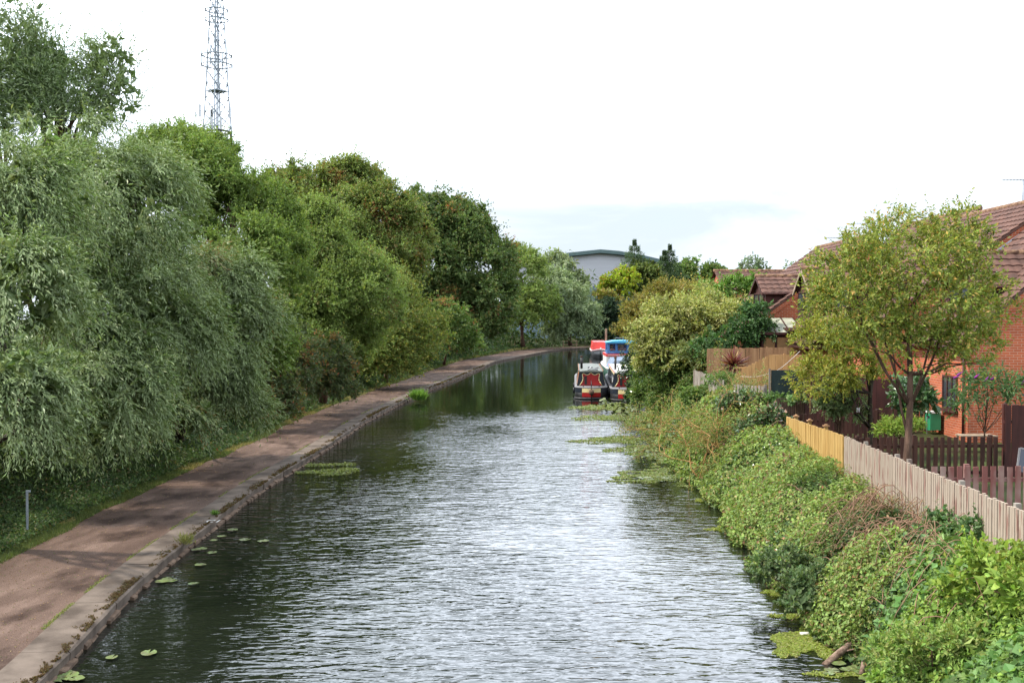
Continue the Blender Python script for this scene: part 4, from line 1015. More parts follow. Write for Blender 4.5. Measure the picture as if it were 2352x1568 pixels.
bush('ivy_bush', 'dark ivy climbing up the weathered grey fence', [(2165, 1200, 30, 26, 17.0, 0.5), (2232, 1215, 26, 26, 15.8, 0.5), (2200, 1222, 44, 20, 16.4, 0.5), (2130, 1218, 30, 16, 17.4, 0.5)], 86, ll=0.06, lw=0.045, cover=1.3, twig=0.14, per=6,
     pal=[(4, (0.09, 0.165, 0.06)), (2, (0.15, 0.23, 0.09))])
bush('ivy_bush', 'trailing ivy draped along the top of the brushwood screen', [(1790, 915, 28, 12, 33.4, 0.6), (1830, 920, 25, 8, 32.6, 0.6), (1745, 915, 30, 14, 34.4, 0.6)], 87, ll=0.09, lw=0.07, cover=1.3, twig=0.12, per=6,
     pal=[(4, (0.10, 0.18, 0.06)), (2, (0.16, 0.24, 0.09))])
bush('creeper_bush', 'pale creeper hanging over the silvery grey boards', [(1640, 900, 35, 20, 42, 0.6), (1690, 902, 45, 10, 38, 0.6), (1600, 920, 45, 28, 41, 0.6)], 88, ll=0.11, lw=0.07, cover=1.3, twig=0.16, per=6, pal=MID)

# fallen branches at the lower right
def branch(label, pts, rads, mat='peeling_bark', tw=()):
    mb = MB().tube([np.array(p) - np.array(pts[0]) for p in pts], rads, 8)
    for q in tw: mb.tube([np.array(p) - np.array(pts[0]) for p in q], [0.014, 0.008], 5)
    o = mb.build('fallen_branch', M[mat]); o.location = tuple(pts[0])
    return tag(o, label, 'branch')
pa = [tuple(G(1893, 1528, -0.02)), tuple(G(1930, 1497, 0.12) ), tuple(G(1968, 1465, 0.24))]
branch('thick straight dead branch with peeling bark slanting out of the duckweed', pa, [0.05, 0.055, 0.045], tw=[(pa[1], tuple(G(2015, 1478, 0.2)))])
branch('thin dead branch dipping into the water beside the lily pads', [tuple(G(1978, 1550, 0.0)), tuple(G(1984, 1520, 0.12)), tuple(G(2000, 1495, 0.2)), tuple(G(2010, 1480, 0.3))], [0.035, 0.035, 0.028, 0.02])
branch('short hooked dead branch, nearest the picture corner', [tuple(G(2010, 1508, 0.2)), tuple(G(2006, 1525, 0.1)), tuple(G(2018, 1540, 0.05)), tuple(G(2036, 1545, 0.05)), tuple(G(2038, 1532, 0.12))], [0.03, 0.034, 0.034, 0.03, 0.02])
bk = MB(); bk.tube([(0, 0, 0.01), (0.13, 0.01, 0.012), (0.17, 0.012, 0.016), (0.20, 0.014, 0.018)], [0.035, 0.035, 0.014, 0.014], 10)
bt = bk.build('plastic_bottle', M['white']); bt.location = tuple(G(1838, 1457, 0.0)); tag(bt, 'small white plastic bottle afloat at the edge of the duckweed', 'bottle')

# ------------------------------------------------------------------ water plants
def pad_mesh(name, rad, seed, tilt=0.0):
    rr = random.Random(seed); vs = [(0, 0, 0.004)]; n = 18
    for i in range(n + 1):
        a = math.radians(14) + (2 * math.pi - math.radians(28)) * i / n
        q = rad * (1 + rr.uniform(-0.06, 0.06))
        vs.append((math.cos(a) * q * 1.15, math.sin(a) * q, 0.008 + rr.uniform(0, 0.012)))
    fs = [(0, i, i + 1) for i in range(1, n + 1)]
    me = bpy.data.meshes.new(name); me.from_pydata(vs, [], fs); me.materials.append(M['pad']); me.update()
    return me
M['pad'] = noisy('lily_pad_green', (0.115, 0.17, 0.04), (0.10, 0.10, 0.035), 9, 0.45, 0.0, 0.5)
pads = [pad_mesh('lily_pad', 0.118, k) for k in range(4)]
rr = random.Random(3)
def lay_pad(x, y, sc, lab, grp, up=False):
    o = bpy.data.objects.new('lily_pad', rr.choice(pads)); C.objects.link(o)
    o.location = (x, y, 0.012 + (rr.uniform(0.05, 0.16) if up else rr.uniform(0, 0.006))); o.scale = (sc, sc, 1)
    o.rotation_euler = (rr.uniform(0.5, 1.1), rr.uniform(-.4, .4), rr.uniform(0, 6.28)) if up else (rr.uniform(-.03, .03), rr.uniform(-.03, .03), rr.uniform(0, 6.28))
    tag(o, lab, 'lily pad', grp)
for (a, b) in ((1350, 680), (1300, 705), (1490, 700), (1600, 710), (1195, 762), (1225, 758), (1290, 780), (1415, 642), (1220, 855), (985, 955), (1015, 940), (1045, 950), (1180, 970), (905, 1392), (680, 1418), (400, 1513), (370, 1550), (460, 1548), (430, 1525)):
    g = G(a * .3776, 976 + b * .3776, 0); lay_pad(g[0], g[1], rr.uniform(0.7, 1.1), 'round green lily pad floating on dark water near the towpath kerb', 'lily pads near the towpath kerb')
cnt = 0
LPZ = [(1440, 940, 55, 14, 60, .5), (1500, 975, 45, 16, 45, .3), (1530, 1010, 40, 14, 40, .15), (1500, 1045, 50, 14, 35, .1), (1530, 1100, 40, 8, 16, .05), (1400, 925, 50, 6, 25, .5)]
for (cx, cy, hx, hy, n, upf) in LPZ:
    for i in range(n):
        g = G(cx + rr.gauss(0, .6) * hx, cy + rr.gauss(0, .6) * hy, 0)
        if g[0] > XR(g[1]) - 0.1: continue
        lay_pad(g[0], g[1], rr.uniform(0.65, 1.05), 'lily pad in the crowded patch of pads beside the right bank', 'lily pads in the patch before the boats', rr.random() < upf)
for i in range(16):
    g = G(1985 + rr.gauss(0, 45), 1545 + rr.gauss(0, 14), 0)
    if g[0] < XR(g[1]) + .1: lay_pad(g[0], g[1], rr.uniform(0.6, 0.9), 'small lily pad by the fallen branches at the near right edge', 'lily pads by the fallen branches')

def weed(name, zones, seed, size, mat='leaf', pal=((3, (0.26, 0.31, 0.06)), (2, (0.19, 0.24, 0.045)), (1, (0.30, 0.29, 0.11)))):
    r = np.random.default_rng(seed); X = []; Y = []; Sz = []
    for (cx, cy, hx, hy, n) in zones:
        a = r.random(n) * 6.283; q = np.sqrt(r.random(n)) * (1 + 0.25 * np.sin(a * 3 + cx) + 0.15 * np.sin(a * 7 + cy))
        px = cx + np.cos(a) * q * hx; py = cy + np.sin(a) * q * hy
        g = np.array([G(p_, q_, 0.0) for p_, q_ in zip(px, py)])
        g = g[g[:, 0] < XR(g[:, 1]) + 0.2]
        th = vnoise(g[:, 0] * 0.6, g[:, 1] * 1.6, 0.4, seed) > (0.24 if seed == 301 else 0.37) if hy > 5 else np.ones(len(g), bool)
        g = g[th]
        X.append(g[:, 0]); Y.append(g[:, 1]); Sz.append(np.full(len(g), max(size, float(np.mean(g[:, 1])) * 0.0022)))
    x = np.concatenate(X); y = np.concatenate(Y); sz = np.concatenate(Sz); n = len(x)
    pos = np.stack([x, y, 0.006 + r.random(n) * 0.006], 1)
    cover(name, pos, np.tile([[0, 0, 1.0]], (n, 1)), sz * r.uniform(.7, 1.3, n), sz * 0.8, list(pal), mat, r, 0.15, 0.05)
weed('duckweed', [(1890, 1468, 88, 42, 26000), (1810, 1490, 30, 20, 1500), (1650, 1150, 45, 6, 1800), (1690, 1213, 55, 8, 3000), (1800, 1362, 45, 7, 2500), (1840, 1385, 45, 8, 3500), (1820, 1415, 45, 5, 1500), (1960, 1545, 90, 12, 5000)], 301, 0.028)
weed('water_weed', [(1490, 1097, 95, 13, 6500), (1420, 1011, 95, 8, 3600), (1500, 1035, 85, 18, 5500), (1400, 935, 70, 8, 3000), (1480, 960, 75, 18, 5000), (1530, 990, 50, 22, 4500), (1370, 960, 50, 6, 900), (1540, 1070, 50, 14, 2500), (1585, 1110, 30, 10, 1500)], 302, 0.05, pal=((3, (0.21, 0.26, 0.09)), (2, (0.15, 0.20, 0.065)), (1, (0.28, 0.27, 0.14))))
weed('floating_weed', [(740, 1085, 60, 6, 2000), (790, 1080, 35, 5, 900), (730, 1068, 40, 3, 500), (790, 1066, 30, 3, 300)], 303, 0.05, pal=((3, (0.26, 0.30, 0.08)), (2, (0.15, 0.19, 0.05)), (1, (0.10, 0.09, 0.04))))

# ------------------------------------------------------------------ fences
def board_fence(name, label, a, b, zt, zb, bw, pitch, th, mat, group=None, posts=(), cap=None, top=None, rail=True, lean=0.0, postmat=None, seed=0, zjit=0.012, postup=0.03, postside=1, pw=0.08):
    """a, b ground ends (x, y); zt / zb heights (one value or start and end); boards stand side by side"""
    a = Vector((a[0], a[1], 0)); b = Vector((b[0], b[1], 0)); L = (b - a).length; u = (b - a).normalized(); nrm = Vector((-u.y, u.x, 0))
    rr = random.Random(seed + 77)
    zt = zt if hasattr(zt, '__len__') else (zt, zt); zb = zb if hasattr(zb, '__len__') else (zb, zb)
    o = thing(name, label, 'fence', (a.x, a.y, 0), 0, group)
    mb = MB(); n = int(L / pitch)
    for i in range(n):
        s = (i + 0.5) * pitch; f = s / L
        z1 = (top(f) if top else zt[0] + (zt[1] - zt[0]) * f) + rr.uniform(-zjit, zjit); z0 = zb[0] + (zb[1] - zb[0]) * f
        c = u * s + nrm * rr.uniform(-0.004, 0.004); h = bw / 2 * rr.uniform(0.93, 1.04); ln = u * rr.uniform(-0.012, 0.012)
        vs = []
        for z, dl in ((z0, Vector((0, 0, 0))), (z1, ln)):
            for (su, sn) in ((-1, -1), (1, -1), (1, 1), (-1, 1)):
                p = c + dl + u * h * su + nrm * th / 2 * sn
                vs.append((p.x, p.y, z + (rr.uniform(-.003, .003))))
        mb.add(vs, [(0, 3, 2, 1), (4, 5, 6, 7), (0, 1, 5, 4), (1, 2, 6, 5), (2, 3, 7, 6), (3, 0, 4, 7)])
    mb.build('boards', M[mat], o)
    if rail:
        for k, fz in enumerate((0.16, 0.78)):
            za = zb[0] + (zt[0] - zb[0]) * fz; zc = zb[1] + (zt[1] - zb[1]) * fz
            off = nrm * postside * (th / 2 + 0.022)
            MB().beam(tuple(off + Vector((0, 0, za))), tuple(off + u * L + Vector((0, 0, zc))), 0.038, 0.07).build('rail', M[postmat or mat], o)
    for f in posts:
        p = u * L * f + nrm * postside * (th / 2 + 0.042 + pw / 2); z1 = (top(f) if top else zt[0] + (zt[1] - zt[0]) * f) + postup
        MB().box(p.x - pw / 2, p.x + pw / 2, p.y - pw / 2, p.y + pw / 2, zb[0] - 0.4, z1).build('post', M[postmat or mat], o)
        if cap:
            MB().prism([(p.x - 0.07, p.y - 0.07), (p.x + 0.07, p.y - 0.07), (p.x + 0.07, p.y + 0.07), (p.x - 0.07, p.y + 0.07)], 'z', z1, z1 + 0.03).ball((p.x, p.y, z1 + 0.035), 0.05, 0.05, 0.035, 8, 5).build('post_cap', M[cap], o)
    return o
board_fence('picket_fence', 'new golden-yellow close picket fence with capped posts along the top of the bank', (7.77, 30.1), (7.56, 24.2), (2.31, 2.42), (1.45, 1.3), 0.076, 0.104, 0.034, 'yellow_fence', posts=(0.12, 0.38, 0.66), cap='old_tan_fence', seed=1, postup=0.05)
board_fence('picket_fence', 'weathered grey picket fence streaked with old red stain nearest the camera', (7.56, 24.17), (6.80, 13.2), (2.42, 2.52), (1.25, 1.2), 0.076, 0.104, 0.036, 'grey_fence', posts=(0.13, 0.34, 0.41, 0.66, 0.86), seed=2, zjit=0.02, postmat='grey_fence2')
board_fence('picket_fence', 'dark brown gappy picket fence crossing the garden behind the lone tree', (7.62, 23.9), (11.15, 24.1), 2.42, 1.45, 0.095, 0.155, 0.02, 'umber_fence', posts=(0.05, 0.42, 0.92), seed=3)
board_fence('picket_fence', 'faded red picket fence crossing the nearest garden', (7.28, 18.5), (10.6, 18.5), 2.52, 1.45, 0.095, 0.145, 0.02, 'red_fence', posts=(0.2,), seed=4)
board_fence('picket_fence', 'dark picket fence running back from the new yellow fence', (7.9, 29.4), (10.6, 29.2), (2.45, 2.6), 1.45, 0.095, 0.135, 0.02, 'umber_fence', posts=(0.4, 0.8), seed=5)
board_fence('board_fence', 'tall dark brown solid fence at the picture edge below the brick gable', (11.2, 24.2), (15.0, 24.2), 3.12, 1.4, 0.15, 0.152, 0.02, 'brown_wood', posts=(0.01,), seed=6)
board_fence('board_fence', 'dark red-brown solid fence between the green sheet and the garden trees', (8.97, 32.6), (11.9, 32.4), (3.4, 3.2), 1.4, 0.15, 0.152, 0.02, 'brown_wood', posts=(0.5,), seed=7)
board_fence('board_fence', 'dark brown fence behind the trellis joining the house wall', (11.2, 33.25), (13.08, 33.25), (3.1, 3.1), 1.4, 0.15, 0.152, 0.02, 'umber_fence', posts=(0.5,), seed=8)
def step(f):
    zz = 3.12 + (3.80 - 3.12) * min(1, f / 0.30)
    return math.floor(zz / 0.062) * 0.062
board_fence('board_fence', 'tan fence whose top steps up in small stairs beside the clothesline', (8.0, 38.2), (11.98, 38.2), 3.8, 1.6, 0.118, 0.12, 0.02, 'tan_fence', top=step, posts=(0.45, 0.75), seed=9, zjit=0.0)
board_fence('board_fence', 'long older tan fence at the far end of the gardens below the conservatory', (7.9, 43.2), (12.0, 43.2), (3.86, 3.92), 1.7, 0.14, 0.142, 0.02, 'old_tan_fence', posts=(0.3, 0.6), seed=10)
board_fence('board_fence', 'silvery grey leaning boards along the bank half hidden by creeper', (7.72, 45.3), (7.7, 38.6), (2.9, 2.85), 1.7, 0.13, 0.14, 0.02, 'grey_fence2', posts=(0.5,), seed=11, zjit=0.03)
board_fence('picket_fence', 'short grey picket fence left of the dark green sheet', (7.25, 34.9), (8.15, 34.0), (2.93, 2.92), 1.7, 0.085, 0.13, 0.02, 'grey_fence2', posts=(0.9,), seed=12)
gp = thing('garden_screen', 'dark green sheet stretched between two pale posts', 'screen', (8.12, 33.6, 1.6))
MB().box(0.05, 1.08, -0.012, 0.012, 0.75, 1.86).build('sheet', M['green_panel'], gp)
for x0 in (0.0, 1.09):
    MB().box(x0 - 0.02, x0 + 0.03, -0.03, 0.03, -0.3, 1.9 if x0 < 1 else 1.96).build('post', M['grey_fence2'], gp)
bs = thing('brushwood_screen', 'brown brushwood roll screen below the dark green sheet', 'screen', (8.2, 33.0, 1.4))
mb = MB(); rr = random.Random(8)
for i in range(95):
    x = i * 0.0105; mb.tube([(x, rr.uniform(-.01, .01), 0), (x + rr.uniform(-.006, .006), rr.uniform(-.01, .01), 0.6), (x, 0, 1.2 + rr.uniform(-.03, .04))], 0.0075, 4, False)
mb.build('brushwood', M['brushwood'], bs)
MB().beam((0, 0.02, 0.9), (1.0, 0.02, 0.9), 0.01, 0.01).beam((0, 0.02, 0.3), (1.0, 0.02, 0.3), 0.01, 0.01).build('wire', M['metal'], bs)

# trellis
tr = thing('trellis', 'brown square trellis standing in the garden behind the climbing shrub', 'trellis', (10.55, 32.85, 1.5))
mb = MB()
for i in range(11): mb.box(i * 0.24 - 0.012, i * 0.24 + 0.012, -0.008, 0.008, -0.05, 1.35)
for j in range(6): mb.box(-0.03, 2.45, 0.009, 0.024, 0.1 + j * 0.23, 0.125 + j * 0.23)
mb.build('lattice', M['old_tan_fence'], tr)
for x0 in (-0.05, 2.45): MB().box(x0 - 0.035, x0 + 0.035, 0.026, 0.09, -0.1, 1.42).build('post', M['umber_fence'], tr)

# ------------------------------------------------------------------ brick houses
def tiles(mb, e0, along, up, L, Sl, tw=0.30, cs=0.34, amp=0.034, lap=0.035):
    e0 = np.array(e0, float); along = np.array(along, float); up = np.array(up, float); up /= np.linalg.norm(up); along /= np.linalg.norm(along)
    nrm = np.cross(along, up)
    if nrm[2] < 0: nrm = -nrm
    ncol = int(L / tw) * 6; us = np.linspace(0, L, ncol + 1); hc = amp * np.abs(np.sin(us / tw * math.pi)) ** 0.7
    nr = max(1, int(round(Sl / cs))); cs = Sl / nr
    vs = []
    for j in range(nr):
        for (s, hh) in ((j * cs, lap), ((j + 1) * cs, 0.0)):
            vs.append(e0 + us[:, None] * along + up * s + nrm * (hc + hh)[:, None])
    vs.insert(0, e0 + us[:, None] * along + nrm * 0.0 * us[:, None])
    V = np.concatenate(vs); n1 = ncol + 1; R = len(vs)
    fs = [(j * n1 + i, j * n1 + i + 1, (j + 1) * n1 + i + 1, (j + 1) * n1 + i) for j in range(R - 1) for i in range(ncol)]
    mb.add([tuple(v) for v in V], fs)
    return mb
def ridge_row(a, b, rad=0.12):
    a = Vector(a); b = Vector(b); L = (b - a).length; n = max(1, int(L / 0.42)); mb = MB()
    for i in range(n):
        p = a.lerp(b, i / n); q = a.lerp(b, (i + 1.04) / n)
        mb.tube([p, q], [rad, rad * 0.94], 10)
    return mb
def win(parent, x, y0, y1, z0, z1, n=2, frame='brown_wood', sill=True, pane_mat='glass', fname='window'):
    """window in a wall whose outside faces -x at x"""
    mb = MB(); fw = 0.055
    mb.box(x - 0.045, x + 0.02, y0, y1, z0, z0 + fw).box(x - 0.045, x + 0.02, y0, y1, z1 - fw, z1)
    for i in range(n + 1):
        yy = y0 + (y1 - y0 - fw) * i / n
        mb.box(x - 0.048, x + 0.017, yy, yy + fw, z0 + fw + .001, z1 - fw - .001)
    w = mb.build(fname, M[frame], parent)
    if sill: MB().box(x - 0.11, x + 0.01, y0 - 0.05, y1 + 0.05, z0 - 0.07, z0 - 0.003).build('sill', M[frame], w)
    for i in range(n):
        ya = y0 + (y1 - y0 - fw) * i / n + fw; yb = y0 + (y1 - y0 - fw) * (i + 1) / n
        MB().box(x - 0.02, x - 0.012, ya, yb, z0 + fw, z1 - fw).build('pane', M[pane_mat], w)
    return w

def house(label, x0, xr, x1, y0, y1, ze, zr, zb=0.9, far_gable=True):
    o = thing('brick_house', label, 'house', (0, 0, 0))
    MB().prism([(x0, zb), (x1, zb), (x1, ze), (xr, zr - 0.03), (x0, ze)], 'y', y0, y1).build('wall', M['brick'], o)
    sl = Vector((xr - x0, 0, zr - ze)); L = sl.length; su = sl.normalized()
    ov = 0.28
    e = Vector((x0, 0, ze)) - su * ov
    nz = Vector((-su.z, 0, su.x)) * 0.10
    rf = MB(); tiles(rf, (e.x + nz.x, y0 - 0.06, e.z + nz.z), (0, 1, 0), tuple(su), y1 - y0 + 0.12, L + ov)
    # body under the tiles so that the roof has thickness
    a = e + nz * 0.15; b = Vector((xr, 0, zr)) + nz * 0.15
    rf.add([(p.x + q.x, yy, p.z + q.z) for yy in (y0 - 0.05, y1 + 0.05) for (p, q) in ((a, Vector((0, 0, 0))), (b, Vector((0, 0, 0))), (b, nz * 0.8), (a, nz * 0.8))],
           [(0, 1, 2, 3), (7, 6, 5, 4), (0, 4, 5, 1), (3, 2, 6, 7), (0, 3, 7, 4)])
    s2 = Vector((x1 - xr, 0, ze - zr)); 
    tiles(rf, (x1 + 0.1, y0 - 0.06, ze + 0.02), (0, 1, 0), tuple(-s2.normalized()), y1 - y0 + 0.12, s2.length + 0.1)
    rfo = rf.build('roof', M['tile'], o)
    ridge_row((xr, y0 - 0.08, zr + 0.12), (xr, y1 + 0.08, zr + 0.12)).build('ridge_tiles', M['ridge'], rfo)
    # brick verge course under the tiles
    vb = MB(); q = nz * 0.15
    vb.add([(v.x, yy, v.z) for yy in (y0 - 0.035, y0 - 0.003) for v in (Vector((x0, 0, ze)) + su * 0 - nz * 1.6, Vector((xr, 0, zr)) - nz * 1.6, Vector((xr, 0, zr)), Vector((x0, 0, ze)))],
           [(0, 1, 2, 3), (7, 6, 5, 4), (0, 4, 5, 1), (3, 2, 6, 7), (0, 3, 7, 4), (1, 5, 6, 2)])
    vb.build('verge', M['brick'], o)
    g = e + nz * 0.1
    MB().tube([(g.x - 0.05, y0 - 0.05, g.z - 0.03), (g.x - 0.05, y1 + 0.05, g.z - 0.03)], 0.055, 8).build('gutter', M['brown_wood'], o)
    return o
def dormer(parent, xf, xb, y0, y1, zb, ze, zr, label=None, n=2, oh=0.16, barge='brown_wood', cheek='brown_wood'):
    d = MB().prism([(y0, zb), (y1, zb), (y1, ze), ((y0 + y1) / 2, zr - 0.12), (y0, ze)], 'x', xf, xb).build('dormer', M[cheek], parent)
    ym = (y0 + y1) / 2; rf = MB()
    for sgn, ya in ((1, y0 - oh), (-1, y1 + oh)):
        up = Vector((0, (ym - ya), zr - (ze - oh * 0.75))); 
        if sgn > 0: tiles(rf, (xf - 0.18, ya, ze - oh * 0.75), (1, 0, 0), tuple(up), xb - xf + 0.5, up.length)
        else: tiles(rf, (xf - 0.18, ya, ze - oh * 0.75), (1, 0, 0), tuple(up), xb - xf + 0.5, up.length)
    rf.build('dormer_roof', M['tile'], d)
    ridge_row((xf - 0.2, ym, zr + 0.03), (xb + 0.3, ym, zr + 0.03), 0.09).build('dormer_ridge', M['ridge'], d)
    bb = MB()
    bb.beam((xf - 0.17, y0 - oh, ze - oh * 0.75 - 0.06), (xf - 0.17, ym, zr - 0.06), 0.03, 0.12).beam((xf - 0.17, y1 + oh, ze - oh * 0.75 - 0.06), (xf - 0.17, ym, zr - 0.06), 0.03, 0.12)
    bb.build('barge_board', M[barge], d)
    MB().tube([(xf - 0.15, y0 - oh - 0.03, ze - oh * 0.75 - 0.02), (xb, y0 - oh - 0.03, ze - oh * 0.75 - 0.02)], 0.045, 7).build('dormer_gutter', M['brown_wood'], d)
    fw = 0.06; mb = MB(); z0 = max(zb + 0.55, ze - 1.15); z1 = ze - 0.08; ya, yb = y0 + 0.22, y1 - 0.22; x = xf
    mb.box(x - 0.05, x - 0.003, ya, yb, z0, z0 + fw).box(x - 0.05, x - 0.003, ya, yb, z1 - fw, z1)
    for i in range(n + 1):
        yy = ya + (yb - ya - fw) * i / n; mb.box(x - 0.052, x - 0.004, yy, yy + fw, z0 + fw + .001, z1 - fw - .001)
    mb.build('dormer_window', M['brown_wood'], d)
    MB().box(x - 0.02, x - 0.006, ya + fw, yb - fw, z0 + fw, z1 - fw).build('dormer_glass', M['glass'], d)
    return d
hN = house('nearest orange brick house with its side gable at the picture edge behind the buddleia', 13.1, 17.6, 23.0, 30.6, 35.3, 4.45, 8.45)
dormer(hN, 13.75, 16.6, 31.55, 33.75, 4.8, 6.15, 7.06)
win(hN, 13.1, 31.3, 32.35, 2.37, 3.38, 3)
win(hN, 13.1, 33.75, 34.65, 2.37, 3.38, 2)
MB().tube([(13.04, 30.78, 1.4), (13.04, 30.78, 4.3)], 0.035, 8).build('drainpipe', M['brown_wood'], hN)
MB().beam((14.6, 35.33, 6.2), (17.4, 35.33, 8.2), 0.03, 0.22).build('lead_flashing', M['lead'], hN)
hM = house('middle orange brick house of the row, mostly hidden behind the lone garden tree', 12.0, 18.2, 24.0, 35.36, 45.5, 4.75, 9.04)
dormer(hM, 11.86, 14.6, 42.1, 44.3, 4.9, 6.25, 7.08, barge='post_wood')
dormer(hM, 11.86, 14.6, 37.3, 39.5, 4.9, 6.25, 7.08)
win(hM, 12.0, 43.2, 44.2, 2.1, 3.6, 2)
win(hM, 12.0, 38.8, 40.4, 2.6, 3.8, 3)
MB().tube([(11.5, 45.2, 4.62), (11.86, 45.2, 4.45), (11.93, 45.2, 4.3), (11.93, 45.2, 1.6)], 0.05, 8).build('drainpipe', M['brown_wood'], hM)
lt = MB(); tiles(lt, (11.25, 40.2, 4.10), (0, 1, 0), (0.75, 0, 0.42), 3.6, 0.86); lt.build('porch_roof', M['tile'], hM)
MB().box(11.32, 11.9, 40.25, 43.75, 3.92, 4.10).build('porch_fascia', M['umber_fence'], hM)
MB().box(11.25, 11.85, 37.5, 45.1, 4.58, 4.70).build('eaves_board', M['umber_fence'], hM)
for i, yy in enumerate((42.6, 43.9)): MB().box(11.9, 12.25, yy, yy + 0.6, 5.06, 5.10).build('lead_flashing', M['lead'], hM)
hK = house('far orange brick house with a long sloping verge and dark boarded dormer', 9.8, 15.4, 21.0, 45.6, 54.0, 4.45, 8.5)
dormer(hK, 10.95, 14.2, 46.1, 48.4, 4.9, 6.28, 6.92)
dc = MB()
for i in range(16): dc.box(10.6 + i * 0.115, 10.63 + i * 0.115, 45.56, 45.597, 4.66 if i % 2 else 4.62, 4.72)
dc.box(10.55, 12.4, 45.57, 45.596, 4.72, 4.76).build('brick_frieze', M['brown_wood'], hK)
cv = thing('conservatory', 'brown framed lean-to conservatory with a cloudy plastic roof on the far house', 'conservatory', (0, 0, 0))
MB().add([(10.4, 45.5, 5.10), (12.0, 45.5, 5.10), (12.0, 43.75, 4.50), (10.2, 43.75, 4.50), (10.4, 45.5, 5.07), (12.0, 45.5, 5.07), (12.0, 43.75, 4.47), (10.2, 43.75, 4.47)],
         [(0, 1, 2, 3), (7, 6, 5, 4), (0, 4, 5, 1), (3, 2, 6, 7), (0, 3, 7, 4), (1, 5, 6, 2)]).build('roof', M['polycarb'], cv)
mb = MB()
for i in range(4): mb.beam((10.4 + i * 0.52, 45.5, 5.13), (10.25 + i * 0.57, 43.73, 4.53), 0.045, 0.03)
mb.beam((10.15, 43.7, 4.46), (12.0, 43.7, 4.46), 0.10, 0.10).build('glazing_bars', M['brown_wood'], cv)
mb = MB().box(10.25, 12.0, 43.8, 43.86, 1.8, 3.4)
for i in range(4): mb.box(10.25 + i * 0.56, 10.33 + i * 0.56, 43.79, 43.87, 3.4, 4.42)
mb.build('frame', M['brown_wood'], cv)
for i in range(3): MB().box(10.34 + i * 0.56, 10.80 + i * 0.56, 43.82, 43.84, 3.41, 4.3).build('blind', M['blind'], cv)
MB().box(10.25, 12.0, 43.88, 45.5, 1.8, 4.42).build('back_wall', M['brown_wood'], cv)
hQ = house('house behind the row with only its roof peak and small brick gable showing', 17.5, 21.2, 26.0, 48.5, 58.0, 6.4, 9.95)
hJ = thing('brick_house', 'distant low house whose long brown tiled roof shows above the bushes', 'house', (0, 0, 0))
MB().box(14.2, 24.0, 71.0, 77.0, 1.0, 6.95).add([(14.2, 71, 6.95), (14.2, 77, 6.95), (14.2, 74, 8.15), (24.0, 71, 6.95), (24.0, 77, 6.95), (24.0, 74, 8.15)], [(0, 2, 1), (3, 4, 5), (0, 1, 4, 3), (0, 3, 5, 2), (1, 2, 5, 4)]).build('wall', M['brick'], hJ)
jr = MB(); tiles(jr, (14.0, 70.8, 6.95), (1, 0, 0), (0, 3.2, 1.36), 10.3, 3.48); tiles(jr, (14.0, 77.2, 6.95), (1, 0, 0), (0, -3.2, 1.36), 10.3, 3.48)
jr = jr.build('roof', M['tile'], hJ); ridge_row((13.95, 74, 8.36), (24.3, 74, 8.36), 0.11).build('ridge_tiles', M['ridge'], jr)

def aerial(label, px, py_top, py_base, Y, seed, xo=0):
    t = P(px, py_top, Y); b = P(px, py_base, Y); h = t[2] - b[2]
    o = thing('tv_aerial', label, 'aerial', (t[0], Y, b[2]))
    MB().tube([(0, 0, -0.3), (0, 0, h)], 0.02, 6).build('mast', M['metal'], o)
    mb = MB().tube([(-0.75, 0.05, h - 0.02), (0.3, -0.02, h - 0.02)], 0.014, 5)
    for i in range(9): mb.tube([(-0.72 + i * 0.115, -0.17, h - 0.02), (-0.72 + i * 0.115, 0.2, h - 0.02)], 0.007, 4)
    mb.build('boom', M['metal'], o)
aerial('thin television aerial on the far house ridge, lower of the pair', 1939, 545, 575, 47, 1)
aerial('thin television aerial standing higher behind the lone garden tree', 1993, 512, 560, 47, 2)
aerial('television aerial cut by the picture edge above the near roof', 2350, 412, 476, 38, 3)

# ------------------------------------------------------------------ small garden things
hr = thing('hose_reel', 'green hose reel box hanging on the brick wall', 'hose reel', (12.97, 32.45, 1.95))
MB().prism([(-0.2, -0.25), (0.12, -0.28), (0.2, -0.1), (0.2, 0.18), (0.1, 0.26), (-0.2, 0.26)], 'x', -0.30, 0.02).build('housing', M['hose_green'], hr)
MB().box(-0.31, 0.03, -0.22, 0.14, 0.263, 0.32).build('lid', M['white'], hr)
MB().box(-0.303, -0.30, -0.16, 0.08, 0.10, 0.18).build('slot', M['boat_black'], hr)
MB().tube([(-0.33, -0.02, 0.14), (-0.34, -0.02, -0.1), (-0.33, -0.03, -0.35), (-0.3, -0.02, -0.8)], 0.012, 6).build('hose', M['gun_grey'], hr)
ln = thing('hanging_lantern', 'dark slatted lantern with a white candle hanging from a tree branch', 'lantern', tuple(P(1971, 948, 26.5)))
mb = MB()
for i in range(10):
    a = i * 0.628; mb.tube([(math.cos(a) * 0.05, math.sin(a) * 0.05, 0.36), (math.cos(a) * 0.15, math.sin(a) * 0.15, 0.10), (math.cos(a) * 0.10, math.sin(a) * 0.10, 0.0)], 0.011, 4)
mb.tube([(0, 0, 0.36), (0, 0, 0.38)], 0.055, 10).tube([(0, 0, 0.0), (0, 0, 0.015)], 0.11, 10).build('cage', M['brown_wood'], ln)
MB().tube([(0, 0, 0.016), (0, 0, 0.13)], 0.035, 8).build('candle', M['white'], ln)
MB().tube([(0, 0, 0.38), (0.0, 0, 0.48), (0.03, 0.02, 0.55)], 0.006, 4).build('hook', M['boat_black'], ln)
bn = thing('garden_bench', 'grey slatted wooden bench table against the near brick gable', 'bench', (12.45, 28.6, 1.5))
mb = MB()
for i in range(5): mb.box(-0.45, 0.5, -0.25 + i * 0.10, -0.17 + i * 0.10, 0.44, 0.465)
